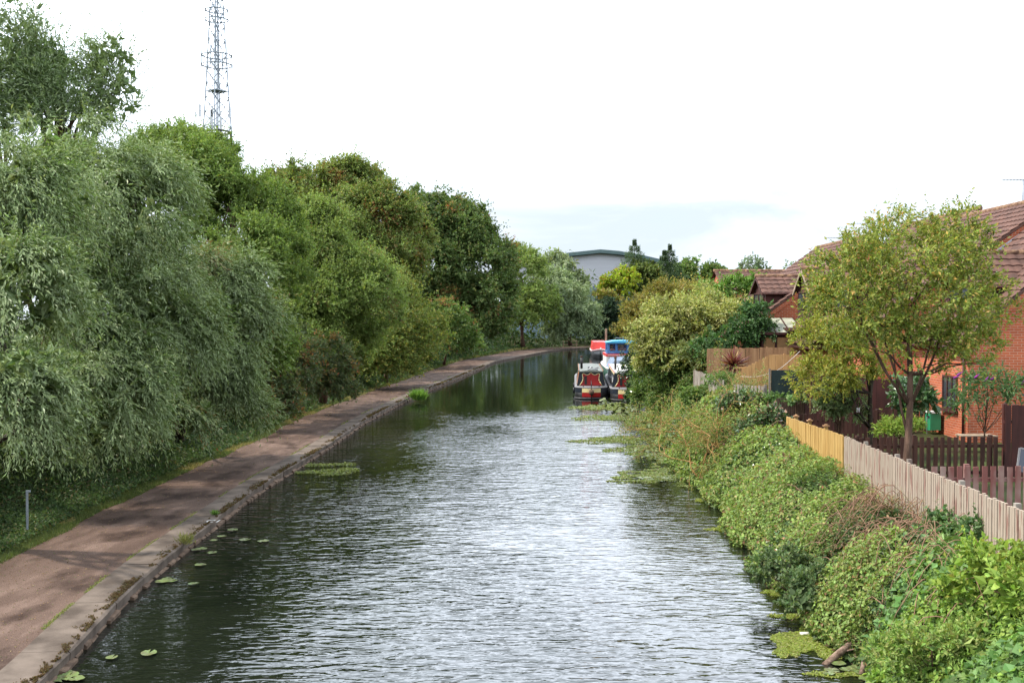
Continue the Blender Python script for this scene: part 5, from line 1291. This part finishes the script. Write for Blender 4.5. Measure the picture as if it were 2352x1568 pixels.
mb.build('top', M['post_wood'], bn)
for sx in (-0.4, 0.42):
    for sy in (-0.2, 0.18): MB().box(sx - 0.025, sx + 0.025, sy - 0.025, sy + 0.025, 0, 0.437).build('leg', M['post_wood'], bn)
sp = thing('solar_panel', 'small dark blue panel with a pale frame tilted at the picture edge', 'panel', tuple(P(2352, 1085, 19.5)))
sp.rotation_euler = (math.radians(-15), 0.25, 0)
MB().box(-0.12, 0.5, -0.01, 0.01, 0.0, 0.42).build('face', M['panel_dark'], sp)
MB().beam((-0.135, 0, -0.015), (-0.135, 0, 0.435), 0.03, 0.03).beam((-0.12, 0, 0.435), (0.5, 0, 0.435), 0.03, 0.03).build('frame', M['gun_grey'], sp)
cl = [P(1700, 864, 37.6), P(1740, 866, 37.5), P(1790, 850, 37.2), P(1838, 806, 37.0)]
cl = [Vector(v) for v in cl]; pts = []
for i in range(13):
    t = i / 12 * 3; k = min(2, int(t)); f = t - k; pts.append(cl[k].lerp(cl[k + 1], f))
for _ in range(2): pts = [pts[0]] + [(pts[i - 1] + pts[i] * 2 + pts[i + 1]) / 4 for i in range(1, len(pts) - 1)] + [pts[-1]]
c0 = pts[0].copy(); o = MB().tube([p - c0 for p in pts], 0.006, 5).build('clothesline', M['white']); o.location = c0; tag(o, 'pale sagging clothesline strung in front of the tan stepped fence', 'clothesline')

cd = thing('cordyline', 'red-leaved spiky cordyline palm in front of the far tan fence', 'palm', gl(1685, 40.5, z=1.6))
r = np.random.default_rng(5); hc = P(1685, 842, 40.5)[2] - 1.6; n = 230
MB().tube([(0, 0, -0.1), (0.02, 0, hc * 0.5), (0, 0, hc)], [0.09, 0.07, 0.08], 8).build('trunk', M['post_wood'], cd)
d = rand_unit(r, n); d[:, 2] = np.abs(d[:, 2]) * 1.2 - 0.30; d = unit(d)
vv = leaves(np.tile([[0, 0, hc]], (n, 1)) + d * 0.05, d, unit(np.array([0, 0, 1.0]) + r.normal(size=(n, 3)) * 0.3), r.uniform(0.55, 0.82, n), np.full(n, 0.06))
np_mesh('crown', vv, np.arange(4 * n).reshape(n, 4), M['leaf'], cd, pick_cols(r, n, [(4, (0.13, 0.035, 0.04)), (2, (0.22, 0.08, 0.06)), (1.5, (0.34, 0.24, 0.11))], 0.3))
tree('meadow_plants', 'dry wispy weeds and grass heads in the garden before the tan fence', 'plant', [(1740, 886, 30, 8, 37, .6), (1700, 885, 25, 7, 37.2, .6), (1755, 862, 8, 20, 37.4, .6)], gl(1735, 37.2, z=1.6), 0.0, 89, ll=0.09, lw=0.03, cover=0.8, twig=0.3, per=6, pal=[(3, (0.30, 0.28, 0.12)), (2, (0.16, 0.21, 0.07))], fill=0.0, ragged=0.3)
tree('hedge_bush', 'low feathery green hedge plant round the foot of the red cordyline', 'shrub', [(1655, 872, 42, 9, 39.5, .6), (1710, 880, 24, 6, 39.0, .6)], gl(1670, 39.5, z=1.6), 0.02, 90, nlimb=5, ll=0.09, lw=0.03, cover=1.3, twig=0.2, per=6, pal=[(3, (0.10, 0.19, 0.05)), (2, (0.16, 0.22, 0.07))])

# ------------------------------------------------------------------ towpath furniture
pp = G(63, 1222, 0.3)
po = thing('metal_post', 'slim grey metal post at the back of the towpath verge', 'post', tuple(pp))
MB().box(-0.02, 0.02, -0.02, 0.02, -0.2, 0.93).build('shaft', M['metal'], po)
MB().box(-0.02, 0.075, -0.022, 0.018, 0.905, 0.945).build('bracket', M['metal'], po)
b0 = np.array([float(P(1293, 784, 179)[0]), 179.0, 0.15]); b1 = P(1328, 797, b0[1])
rf_ = thing('rail_fence', 'short pale wooden two-rail fence beside the far towpath', 'fence', tuple(b0)); Ls = b1[0] - b0[0]
for t in (0.03, 0.5, 0.9): MB().box(Ls * t - 0.08, Ls * t + 0.08, -0.08, 0.08, -0.3, 1.15).build('post', M['post_wood'], rf_)
for z in (1.05, 0.5): MB().box(-0.5 if z > 1 else 0, Ls, -0.13, -0.082, z - 0.06, z + 0.06).build('rail', M['post_wood'], rf_)
wp = P(1392, 800, 140); o = MB().box(-0.12, 0.12, -0.12, 0.12, -1.5, 3.1).build('mooring_post', M['post_wood']); o.location = (wp[0] + 2.4 * 0 , 140, 0.6); tag(o, 'tall weathered wooden post behind the red boat', 'post')
# white painted characters on the coping
g = G(485, 1196, 0.217); mk = MB()
arc = [(math.cos(a) * 0.09, math.sin(a) * 0.14, 0) for a in np.linspace(0.7, 5.6, 12)]
for i in range(11):
    a, b = Vector(arc[i]), Vector(arc[i + 1]); mk.beam(a, b, 0.03, 0.004)
mk.beam((0.17, -0.13, 0), (0.17, 0.13, 0), 0.03, 0.004)
o = mk.build('painted_mark', M['white']); o.location = tuple(g); o.rotation_euler = (0, 0, -0.05); tag(o, 'white painted C and stroke on the kerb stone', 'paint mark')

# ------------------------------------------------------------------ lattice mast
TY = 120.0
tx = float(P(499, 300, TY)[0]); TZ = 1.0
mast = thing('lattice_mast', 'tall grey lattice telecom mast with antenna rings rising behind the trees', 'mast', (tx, TY, TZ))
def tw_at(z):      # half diagonal of the tower
    zz = np.interp(z, [0, 24.5, 26.8, 34, 41, 47], [2.2, 1.62, 1.42, 1.0, 0.62, 0.5]); return float(zz)
def leg_p(k, z):
    a = math.radians(4 + 90 * k); h = tw_at(z); return (math.cos(a) * h, math.sin(a) * h, z)
zs = [0, 3, 6, 9, 12, 15, 18, 20.8, 23.6, 25.4, 27.0, 28.6, 30.2, 31.8, 33.4, 35, 36.6, 38.2, 39.8, 41.4, 43, 45, 47]
for k in range(4):
    MB().tube([leg_p(k, z) for z in zs], 0.075, 5).build('leg', M['metal'], mast)
br = MB()
for i in range(len(zs) - 1):
    if zs[i] < 9: continue
    for k in range(4):
        a, b = leg_p(k, zs[i]), leg_p(k + 1, zs[i]); c, d = leg_p(k, zs[i + 1]), leg_p(k + 1, zs[i + 1])
        br.tube([a, d], 0.052, 3, False); br.tube([b, c], 0.052, 3, False); 
        if i % 3 == 0: br.tube([a, b], 0.035, 3, False)
br.build('bracing', M['metal'], mast)
cabm = MB()
for dx in (-0.12, 0.0, 0.10): cabm.tube([(dx, 0.1, 8), (dx, 0.1, 47)], 0.045, 5, False)
for i in range(100): cabm.tube([(-0.25, -0.1, 8 + i * 0.39), (-0.02, -0.1, 8 + i * 0.39)], 0.014, 3, False)
cabm.tube([(-0.25, -0.1, 8), (-0.25, -0.1, 47)], 0.02, 4, False).build('cable_ladder', M['metal'], mast)
def zof(py): return float(P(499, py, TY)[2]) - TZ
for (py, hw) in ((24, 1.25), (46, 1.3), (128, 1.65), (150, 1.7)):
    z = zof(py); mb = MB(); ring = [(math.cos(a) * hw, math.sin(a) * hw, z) for a in np.linspace(0, 2 * math.pi, 13)]
    mb.tube(ring, 0.08, 4)
    for k in range(4): mb.tube([leg_p(k, z), tuple(np.array(leg_p(k, z)) / np.array([tw_at(z), tw_at(z), 1]) * np.array([hw, hw, 1]))], 0.04, 4)
    mb.build('antenna_ring', M['metal'], mast)
for (py0, py1, hw) in ((18, 52, 1.25), (112, 156, 1.68)):
    for k in range(6):
        a = 0.4 + k * 1.047; MB().box(math.cos(a) * hw - .05, math.cos(a) * hw + .05, math.sin(a) * hw - .05, math.sin(a) * hw + .05, zof(py1), zof(py0)).build('ring_antenna', M['metal'], mast)
z = zof(209); mb = MB(); hh = tw_at(z)
pl = [leg_p(k, z) for k in range(4)]
mb.add([(p[0], p[1], z) for p in pl] + [(p[0], p[1], z - 0.08) for p in pl] , [(0, 1, 2, 3), (7, 6, 5, 4), (0, 4, 5, 1), (1, 5, 6, 2), (2, 6, 7, 3), (3, 7, 4, 0)]); mb.build('platform', M['metal'], mast)
for (px, y0_, y1_, w) in ((459, 240, 268, 0.24), (528, 245, 271, 0.24), (491, 256, 298, 0.26), (512, 272, 304, 0.24), (450, 258, 268, 0.14), (512, 259, 268, 0.16), (493, 254, 272, 0.2)):
    x = float(P(px, 300, TY)[0]) - tx; ay = -0.9 if abs(px - 499) < 20 else 0
    ob = MB().box(x - w / 2, x + w / 2, ay - 0.12, ay + 0.12, zof(y1_), zof(y0_)).build('panel_antenna', M['antenna'], mast)
    MB().tube([(x, ay + 0.125, (zof(y0_) + zof(y1_)) / 2), (0.0 if abs(x) < 1 else x * 0.72, 0, (zof(y0_) + zof(y1_)) / 2)], 0.03, 4).build('bracket', M['metal'], ob)
z = zof(304); mb = MB(); mb.tube([(math.cos(a) * 1.45, math.sin(a) * 1.45, z) for a in np.linspace(0, 6.283, 13)], 0.12, 5).tube([(1.45, 0, z), (1.6, 0, z - 2.2), (1.7, 0, z - 4)], 0.10, 5).build('cable_collar', M['boat_black'], mast)

# ------------------------------------------------------------------ warehouse
WY = 215.0
wh = thing('warehouse', 'big light grey clad warehouse with a teal edged curved roof beyond the canal bend', 'warehouse', (0, WY, 0))
def wx(px): return float(P(px, 700, WY)[0])
def wz(py): return float(P(1378, py, WY)[2])
prof = [(1150, 604), (1230, 594), (1305, 581), (1378, 573.5), (1420, 577), (1470, 585.5), (1524, 598)]
wl = [(wx(px), wz(py + 9)) for px, py in prof]
poly = [(wl[0][0], 1.0), (wx(1502), 1.0), (wx(1502), wz(604))] + wl[::-1][1:]
mid = wz(657)
MB().prism([(wl[0][0], mid), (wx(1502), mid), (wx(1502), wz(604))] + wl[::-1][1:], 'y', 0, 45).build('wall', M['clad'], wh)
MB().box(wl[0][0] + 0.1, wx(1500), 0.15, 44.8, 0.5, mid - 0.02).build('glazed_band', M['clad_blue'], wh)
rp = [(wx(px), wz(py)) for px, py in prof]; lo = [(wx(px), wz(py + 8)) for px, py in prof]
MB().prism(rp + lo[::-1], 'y', -1.2, 46).build('roof', M['teal'], wh)
MB().box(wx(1496), wx(1502.5), -0.05, 0.14, mid, wz(604)).build('corner_trim', M['teal'], wh)

# ------------------------------------------------------------------ narrowboats
def hull_loft(L, w, stern_r, bow_l, zg, bowrise, y_start=None):
    ysl = list(np.linspace(-stern_r, 0, 7)) + list(np.linspace(0.5, L - bow_l, 6)) + list(np.linspace(L - bow_l, L, 9))[1:]
    st = []
    for y in ysl:
        if y < 0: h = w * math.sqrt(max(0.0, 1 - (y / stern_r) ** 2)) * 0.999 + 0.001
        elif y > L - bow_l: t = (y - (L - bow_l)) / bow_l; h = w * (1 - t ** 1.9)
        else: h = w
        g = zg + bowrise * max(0, (y - (L - bow_l * 1.4)) / (bow_l * 1.4)) ** 1.6
        st.append((y, max(h, 0.02), g))
    return st
def loft(st, zlo, zhi, mat, name, parent, out=0.0, y_max=None, deck=False, y_min=None, flare=1.0):
    mb = MB(); vs = []; s2 = [s for s in st if (y_max is None or s[0] <= y_max) and (y_min is None or s[0] >= y_min)]
    n = len(s2)
    for (y, h, g) in s2:
        z0 = zlo if not callable(zlo) else zlo(g); z1 = zhi if not callable(zhi) else zhi(g)
        oy = -out * (1 if y < 0 else 0)
        for sg in (-1, 1):
            vs.append((sg * (h * flare + out), y + oy, z0)); vs.append((sg * (h + out), y + oy, z1))
    fs = []
    for i in range(n - 1):
        a = i * 4; b = a + 4
        fs += [(a, a + 1, b + 1, b), (a + 2, b + 2, b + 3, a + 3)]
        if deck: fs += [(a + 1, a + 3, b + 3, b + 1), (a, b, b + 2, a + 2)]
    if deck: fs += [(0, 2, 3, 1), (4 * n - 4, 4 * n - 3, 4 * n - 1, 4 * n - 2)]
    return mb.add(vs, fs, True).build(name, mat, parent)

def narrowboat(label, x, y, rz, L=15.0, left_panels='tan', door=True, roof='boat_grey', rail_c='cream', group=None):
    o = thing('narrowboat', label, 'narrowboat', (x, y, 0), rz, group)
    w = 1.03; zg = 0.72; st = hull_loft(L, w, 0.95, 3.2, zg, 0.45)
    loft(st, -0.35, lambda g: g - 0.02, M['boat_black'], 'hull', o, deck=True, flare=0.97)
    loft(st, 0.16, 0.42, M['boat_red'], 'stern_band', o, out=0.012, y_max=-0.70)
    loft(st, 0.43, 0.70, M['cream'], 'stern_panel', o, out=0.014, y_max=-0.70)
    loft(st, 0.43, 0.70, M['gun_grey'] if 0 else M['navy'], 'counter_band', o, out=0.010, y_max=0.1)
    loft(st, lambda g: g - 0.02, lambda g: g + 0.03, M['gun_grey'], 'gunwale', o, out=0.02, deck=True)
    loft(st, 0.06, 0.11, M['gun_grey'], 'rubbing_strake', o, out=0.025)
    # cabin
    y0, y1 = 0.75, L - 3.6; zb = zg + 0.035; zt = 1.66; wb, wt = 0.90, 0.75
    MB().add([(-wb, y0, zb), (wb, y0, zb), (wt, y0, zt), (-wt, y0, zt), (-wb, y1, zb), (wb, y1, zb), (wt, y1, zt), (-wt, y1, zt)],
             [(0, 1, 2, 3), (5, 4, 7, 6), (0, 4, 5, 1), (1, 5, 6, 2), (3, 2, 6, 7), (4, 0, 3, 7)]).build('cabin', M['navy'], o)
    prof = [(-wt - 0.04, zt - 0.02), (wt + 0.04, zt - 0.02), (wt + 0.04, zt + 0.03), (0.4, zt + 0.075), (0, zt + 0.09), (-0.4, zt + 0.075), (-wt - 0.04, zt + 0.03)]
    rf = MB().prism(prof, 'y', y0 - 0.12, y1 + 0.1).build('roof', M[roof], o)
    for sg in (-1, 1): MB().box(sg * (wt + 0.02) - 0.03, sg * (wt + 0.02) + 0.03, y0 - 0.1, y1 + 0.05, zt + 0.035, zt + 0.075).build('handrail', M['stem'] if roof == 'boat_grey' else M['bright_red'], rf)
    def side(sg, ya, yb, f0, f1, off):
        def X(f): return sg * (wb + (wt - wb) * f + off)
        zz = lambda f: zb + (zt - zb) * f
        return [(X(f0), ya, zz(f0)), (X(f0), yb, zz(f0)), (X(f1), yb, zz(f1)), (X(f1), ya, zz(f1))]
    def pan(name, sg, ya, yb, f0, f1, off, mat):
        v = side(sg, ya, yb, f0, f1, off) + side(sg, ya, yb, f0, f1, 0.0005)
        return MB().add(v, [(0, 1, 2, 3), (7, 6, 5, 4), (0, 4, 5, 1), (1, 5, 6, 2), (2, 6, 7, 3), (3, 7, 4, 0)]).build(name, mat, o)
    for sg in (-1, 1):
        if left_panels == 'tan':
            pan('side_border', sg, y0 + 0.06, y0 + 2.1, 0.02, 0.96, 0.006, M['cream'])
            pan('side_panel', sg, y0 + 0.14, y0 + 2.02, 0.08, 0.90, 0.012, M['boat_red'])
            pan('side_door', sg, y0 + 2.3, y0 + 4.6, 0.03, 0.95, 0.010, M['wood_ply'])
            for k in range(5): pan('side_lettering', sg, y0 + 0.62, y0 + 0.82 + 0.1 * (k % 2), 0.30 + k * 0.10, 0.37 + k * 0.10, 0.018, M['white'])
            pan('side_notice', sg, y0 + 0.5, y0 + 1.0, 0.14, 0.24, 0.018, M['white'])
        else:
            pan('side_border', sg, y0 + 0.02, y1 - 0.1, 0.86, 0.99, 0.006, M['cream'])
            for k in range(4): pan('side_window', sg, y0 + 1.2 + k * 2.2, y0 + 2.2 + k * 2.2, 0.38, 0.78, 0.012, M['glass'])
            for k in range(5): pan('side_lettering', sg, y0 + 0.5 + k * .15, y0 + 0.58 + k * .15, 0.30, 0.62, 0.018, M['white'])
    # rear doors, scrolled outline
    sc = 0.93
    half = [(-.80, 0.02), (-.62, .29), (-.56, .46), (-.57, .63), (-.62, .76), (-.60, .85), (-.52, .87), (-.42, .81), (-.30, .765), (-.19, .78), (-.10, .84), (0.0, .93)]
    outl = [(a * sc * 0.97, zb + b * sc * 0.98) for a, b in half]; outl += [(-a, b) for a, b in outl[::-1][1:]]
    MB().prism(outl, 'y', y0 - 0.012, y0 - 0.002).build('rear_door_panel', M['boat_red'], o)
    tr_ = MB()
    for i in range(len(outl) - 1):
        a, b = outl[i], outl[i + 1]; tr_.beam((a[0], y0 - 0.018, a[1]), (b[0], y0 - 0.018, b[1]), 0.012, 0.05, up=(0, 1, 0)) if 0 else tr_.tube([(a[0], y0 - 0.016, a[1]), (b[0], y0 - 0.016, b[1])], 0.024, 6)
    tr_.build('door_outline', M['cream'], o)
    MB().box(-0.008, 0.008, y0 - 0.02, y0 - 0.012, zb, zb + 0.85).build('door_joint', M['boat_black'], o)
    MB().box(-0.42, -0.26, y0 - 0.10, y0 - 0.02, zb + 0.10, zb + 0.62).build('windlass_rack', M['boat_black'], o)
    # tiller, fender, chimney, roof clutter, bollards
    MB().tube([(0, -0.80, zg), (0, -0.80, zg + 0.22), (0, -0.62, zg + 0.30), (0, 0.1, zg + 0.42)], [0.03, 0.03, 0.025, 0.018], 7).build('tiller', M['boat_black'], o)
    MB().ball((0, -1.10, 0.47), 0.17, 0.18, 0.19).build('rope_fender', M['stone'], o)
    MB().tube([(-0.26, -0.97, 0.70), (-0.06, -1.05, 0.58)], 0.012, 5).tube([(0.26, -0.97, 0.70), (0.06, -1.05, 0.58)], 0.012, 5).build('fender_chain', M['metal'], o)
    ch = MB().tube([(-0.58, y0 + 3.2, zt + 0.04), (-0.58, y0 + 3.2, zt + 0.80)], [0.085, 0.08], 10).build('chimney', M['boat_black'], rf)
    MB().tube([(-0.58, y0 + 3.2, zt + 0.665), (-0.58, y0 + 3.2, zt + 0.72)], [0.09, 0.09], 10).build('chimney_band', M['stem'], ch) if 0 else None
    MB().tube([(-0.58, y0 + 3.2, zt + 0.80), (-0.58, y0 + 3.2, zt + 0.90)], [0.092, 0.092], 10).build('chimney_top', M['stone'], rf)
    MB().box(-0.20, 0.45, y0 + 0.35, y0 + 0.9, zt + 0.085, zt + 0.12).build('roof_hatch', M['boat_black'], rf)
    MB().box(-0.15, 0.15, y0 + 3.0, y0 + 3.5, zt + 0.085, zt + 0.17).build('roof_box', M['navy'], rf)
    MB().beam((0.2, y0 + 1.2, zt + 0.11), (0.55, y0 + 3.6, zt + 0.10), 0.05, 0.04).build('boat_hook', M['boat_black'], rf)
    MB().tube([(-0.1, y0 + 1.9, zt + 0.10), (0.0, y0 + 2.0, zt + 0.18), (0.12, y0 + 2.1, zt + 0.10)], 0.03, 6).build('rope_coil', M['white'], rf)
    for sg in (-1, 1): MB().tube([(sg * 0.5, -0.35, zg + 0.03), (sg * 0.5, -0.35, zg + 0.14)], 0.035, 7).build('mooring_stud', M['boat_black'], o)
    for yy in (1.2, 6.0): MB().tube([(-1.09, yy, 0.62), (-1.10, yy, 0.25)], [0.05, 0.06], 7).build('side_fender', M['boat_black'], o)
    return o
narrowboat('narrowboat with red scroll-edged rear doors and cream stern band moored on the outside', 5.02, 67.6, -0.058, L=15)
nb2 = narrowboat('narrowboat with a pale roof and cream-edged side moored inside against the bushes', 7.15, 66.2, -0.06, L=15.5, left_panels='win', roof='white', rail_c='cream')
# blue wheelhouse boat under a tarpaulin
wb_ = thing('wheelhouse_boat', 'taller boat with a bright blue wheelhouse and a blue-grey tarpaulin over its stern', 'boat', (9.2, 86.5, 0), -0.03)
st = hull_loft(12, 1.5, 0.8, 3.2, 0.95, 0.5)
loft(st, -0.3, lambda g: g, M['dark_green'], 'hull', wb_, deck=True, flare=0.9)
loft(st, lambda g: g + 0.0, lambda g: g + 0.09, M['white'], 'gunwale', wb_, out=0.03, deck=True)
MB().box(-1.35, 1.35, 3.2, 8.4, 1.04, 1.85).build('cabin_base', M['white'], wb_)
MB().box(-1.37, 1.37, 3.17, 8.43, 1.86, 2.08).build('red_band', M['bright_red'], wb_)
MB().box(-1.25, 1.0, 3.155, 3.168, 1.95, 1.99).build('band_stripe', M['white'], wb_)
# wheelhouse wall with real window openings
whm = MB(); zw0, zw1 = 2.085, 3.0; X0, X1, Y0_, Y1_ = -1.28, 1.28, 3.3, 6.0
opn = [(-1.05, -0.62), (-0.38, 0.32), (0.58, 1.02)]
xs = [X0] + [v for o_ in opn for v in o_] + [X1]
for face_y in (Y0_, Y1_):
    whm.box(X0, X1, face_y, face_y + 0.05, zw0, zw0 + 0.28).box(X0, X1, face_y, face_y + 0.05, zw1 - 0.14, zw1)
    for i in range(0, len(xs), 2): whm.box(xs[i], xs[i + 1], face_y, face_y + 0.05, zw0 + 0.28, zw1 - 0.14)
for sx in (X0, X1 - 0.05):
    whm.box(sx, sx + 0.05, Y0_ + 0.05, Y1_, zw0, zw0 + 0.28).box(sx, sx + 0.05, Y0_ + 0.05, Y1_, zw1 - 0.14, zw1)
    for (ya, yb) in ((Y0_ + 0.05, Y0_ + 0.3), (Y0_ + 1.3, Y0_ + 1.5), (Y1_ - 0.3, Y1_)): whm.box(sx, sx + 0.05, ya, yb, zw0 + 0.28, zw1 - 0.14)
who = whm.build('wheelhouse', M['boat_blue'], wb_)
for (xa, xb_) in opn:
    mb = MB(); z0, z1 = zw0 + 0.28, zw1 - 0.14
    mb.box(xa - 0.02, xb_ + 0.02, Y0_ - 0.012, Y0_ - 0.001, z0 - 0.02, z0 + 0.02).box(xa - 0.02, xb_ + 0.02, Y0_ - 0.012, Y0_ - 0.001, z1 - 0.02, z1 + 0.02)
    mb.box(xa - 0.02, xa + 0.02, Y0_ - 0.012, Y0_ - 0.001, z0 + .021, z1 - .021).box(xb_ - 0.02, xb_ + 0.02, Y0_ - 0.012, Y0_ - 0.001, z0 + .021, z1 - .021).build('window_seal', M['boat_black'], who)
MB().box(-1.1, 1.1, 4.9, 5.1, 2.1, 2.45).box(-0.3, 0.35, 4.2, 4.5, 2.1, 2.55).build('console', M['white'], wb_)
rp = [(-1.36, 3.0), (1.36, 3.0), (1.36, 3.05), (0.8, 3.17), (0, 3.21), (-0.8, 3.17), (-1.36, 3.05)]
rfo = MB().prism(rp, 'y', 3.1, 6.2).build('roof', M['sky_blue'], wb_)
MB().tube([(-0.55, 3.6, 3.12), (-0.55, 3.6, 3.42), (0.1, 3.6, 3.42), (0.1, 3.6, 3.15)], 0.02, 5).build('roof_rail', M['metal'], rfo)
MB().tube([(0.15, 4.5, 3.18), (0.15, 4.5, 4.3)], 0.035, 6).build('mast', M['white'], rfo)
MB().beam((-0.3, 4.5, 3.72), (0.65, 4.5, 3.72), 0.03, 0.03).build('mast_bar', M['bright_red'], rfo)
MB().box(-0.6, 0.3, 2.2, 2.5, 1.60, 1.63).box(-0.55, -0.5, 2.2, 2.25, 1.6, 1.98).box(0.2, 0.25, 2.2, 2.25, 1.6, 1.98).build('seat_rack', M['metal'], wb_)
# tarpaulin: a ridge tent with a lower front flap
tp = MB()
tp.add([(-1.42, -0.6, 0.90), (1.42, -0.6, 0.90), (0.95, -0.2, 1.62), (-0.95, -0.2, 1.62), (-1.42, 3.0, 1.06), (1.42, 3.0, 1.06), (1.05, 3.0, 1.80), (-1.05, 3.0, 1.80), (0, 3.0, 1.9), (0, -0.2, 1.70)],
       [(0, 1, 2, 9, 3), (3, 9, 8, 7), (9, 2, 6, 8), (0, 3, 7, 4), (1, 5, 6, 2), (4, 7, 8, 6, 5)])
tp.add([(-1.2, -1.5, 0.12), (0.9, -1.5, 0.12), (0.9, -0.66, 1.45), (-0.95, -0.66, 1.45), (-1.2, -0.62, 0.12), (0.9, -0.62, 0.12)], [(0, 1, 2, 3), (0, 3, 4), (1, 5, 2), (3, 2, 5, 4)])
tp.build('tarpaulin', M['tarp'], wb_)
# red boat further on, bow towards the camera
rb = thing('narrowboat', 'far narrowboat with a bright red cabin, its black bow pointing this way', 'narrowboat', (11.85, 134.0 + 14, 0), math.radians(180) - 0.05)
st = hull_loft(14, 1.07, 0.95, 3.4, 0.85, 0.35)
loft(st, -0.3, lambda g: g - 0.16, M['boat_black'], 'hull', rb, deck=True, flare=0.72)
loft(st, lambda g: g - 0.16, lambda g: g + 0.04, M['white'], 'bow_band', rb, out=0.012, deck=True)
loft(st, lambda g: g - 0.10, lambda g: g - 0.04, M['bright_red'], 'bow_stripe', rb, out=0.02)
MB().add([(-0.98, 0.8, .8), (0.98, 0.8, .8), (0.85, 0.8, 2.0), (-0.85, 0.8, 2.0), (-0.98, 11.4, .8), (0.98, 11.4, .8), (0.85, 11.0, 2.0), (-0.85, 11.0, 2.0)],
         [(0, 1, 2, 3), (5, 4, 7, 6), (1, 5, 6, 2), (3, 2, 6, 7), (4, 0, 3, 7)]).build('cabin', M['bright_red'], rb)
MB().ball((0, 13.6, 1.28), 0.1, 0.1, 0.09, 8, 5).build('bow_fitting', M['white'], rb)
print('all leaves', TOTAL[0])
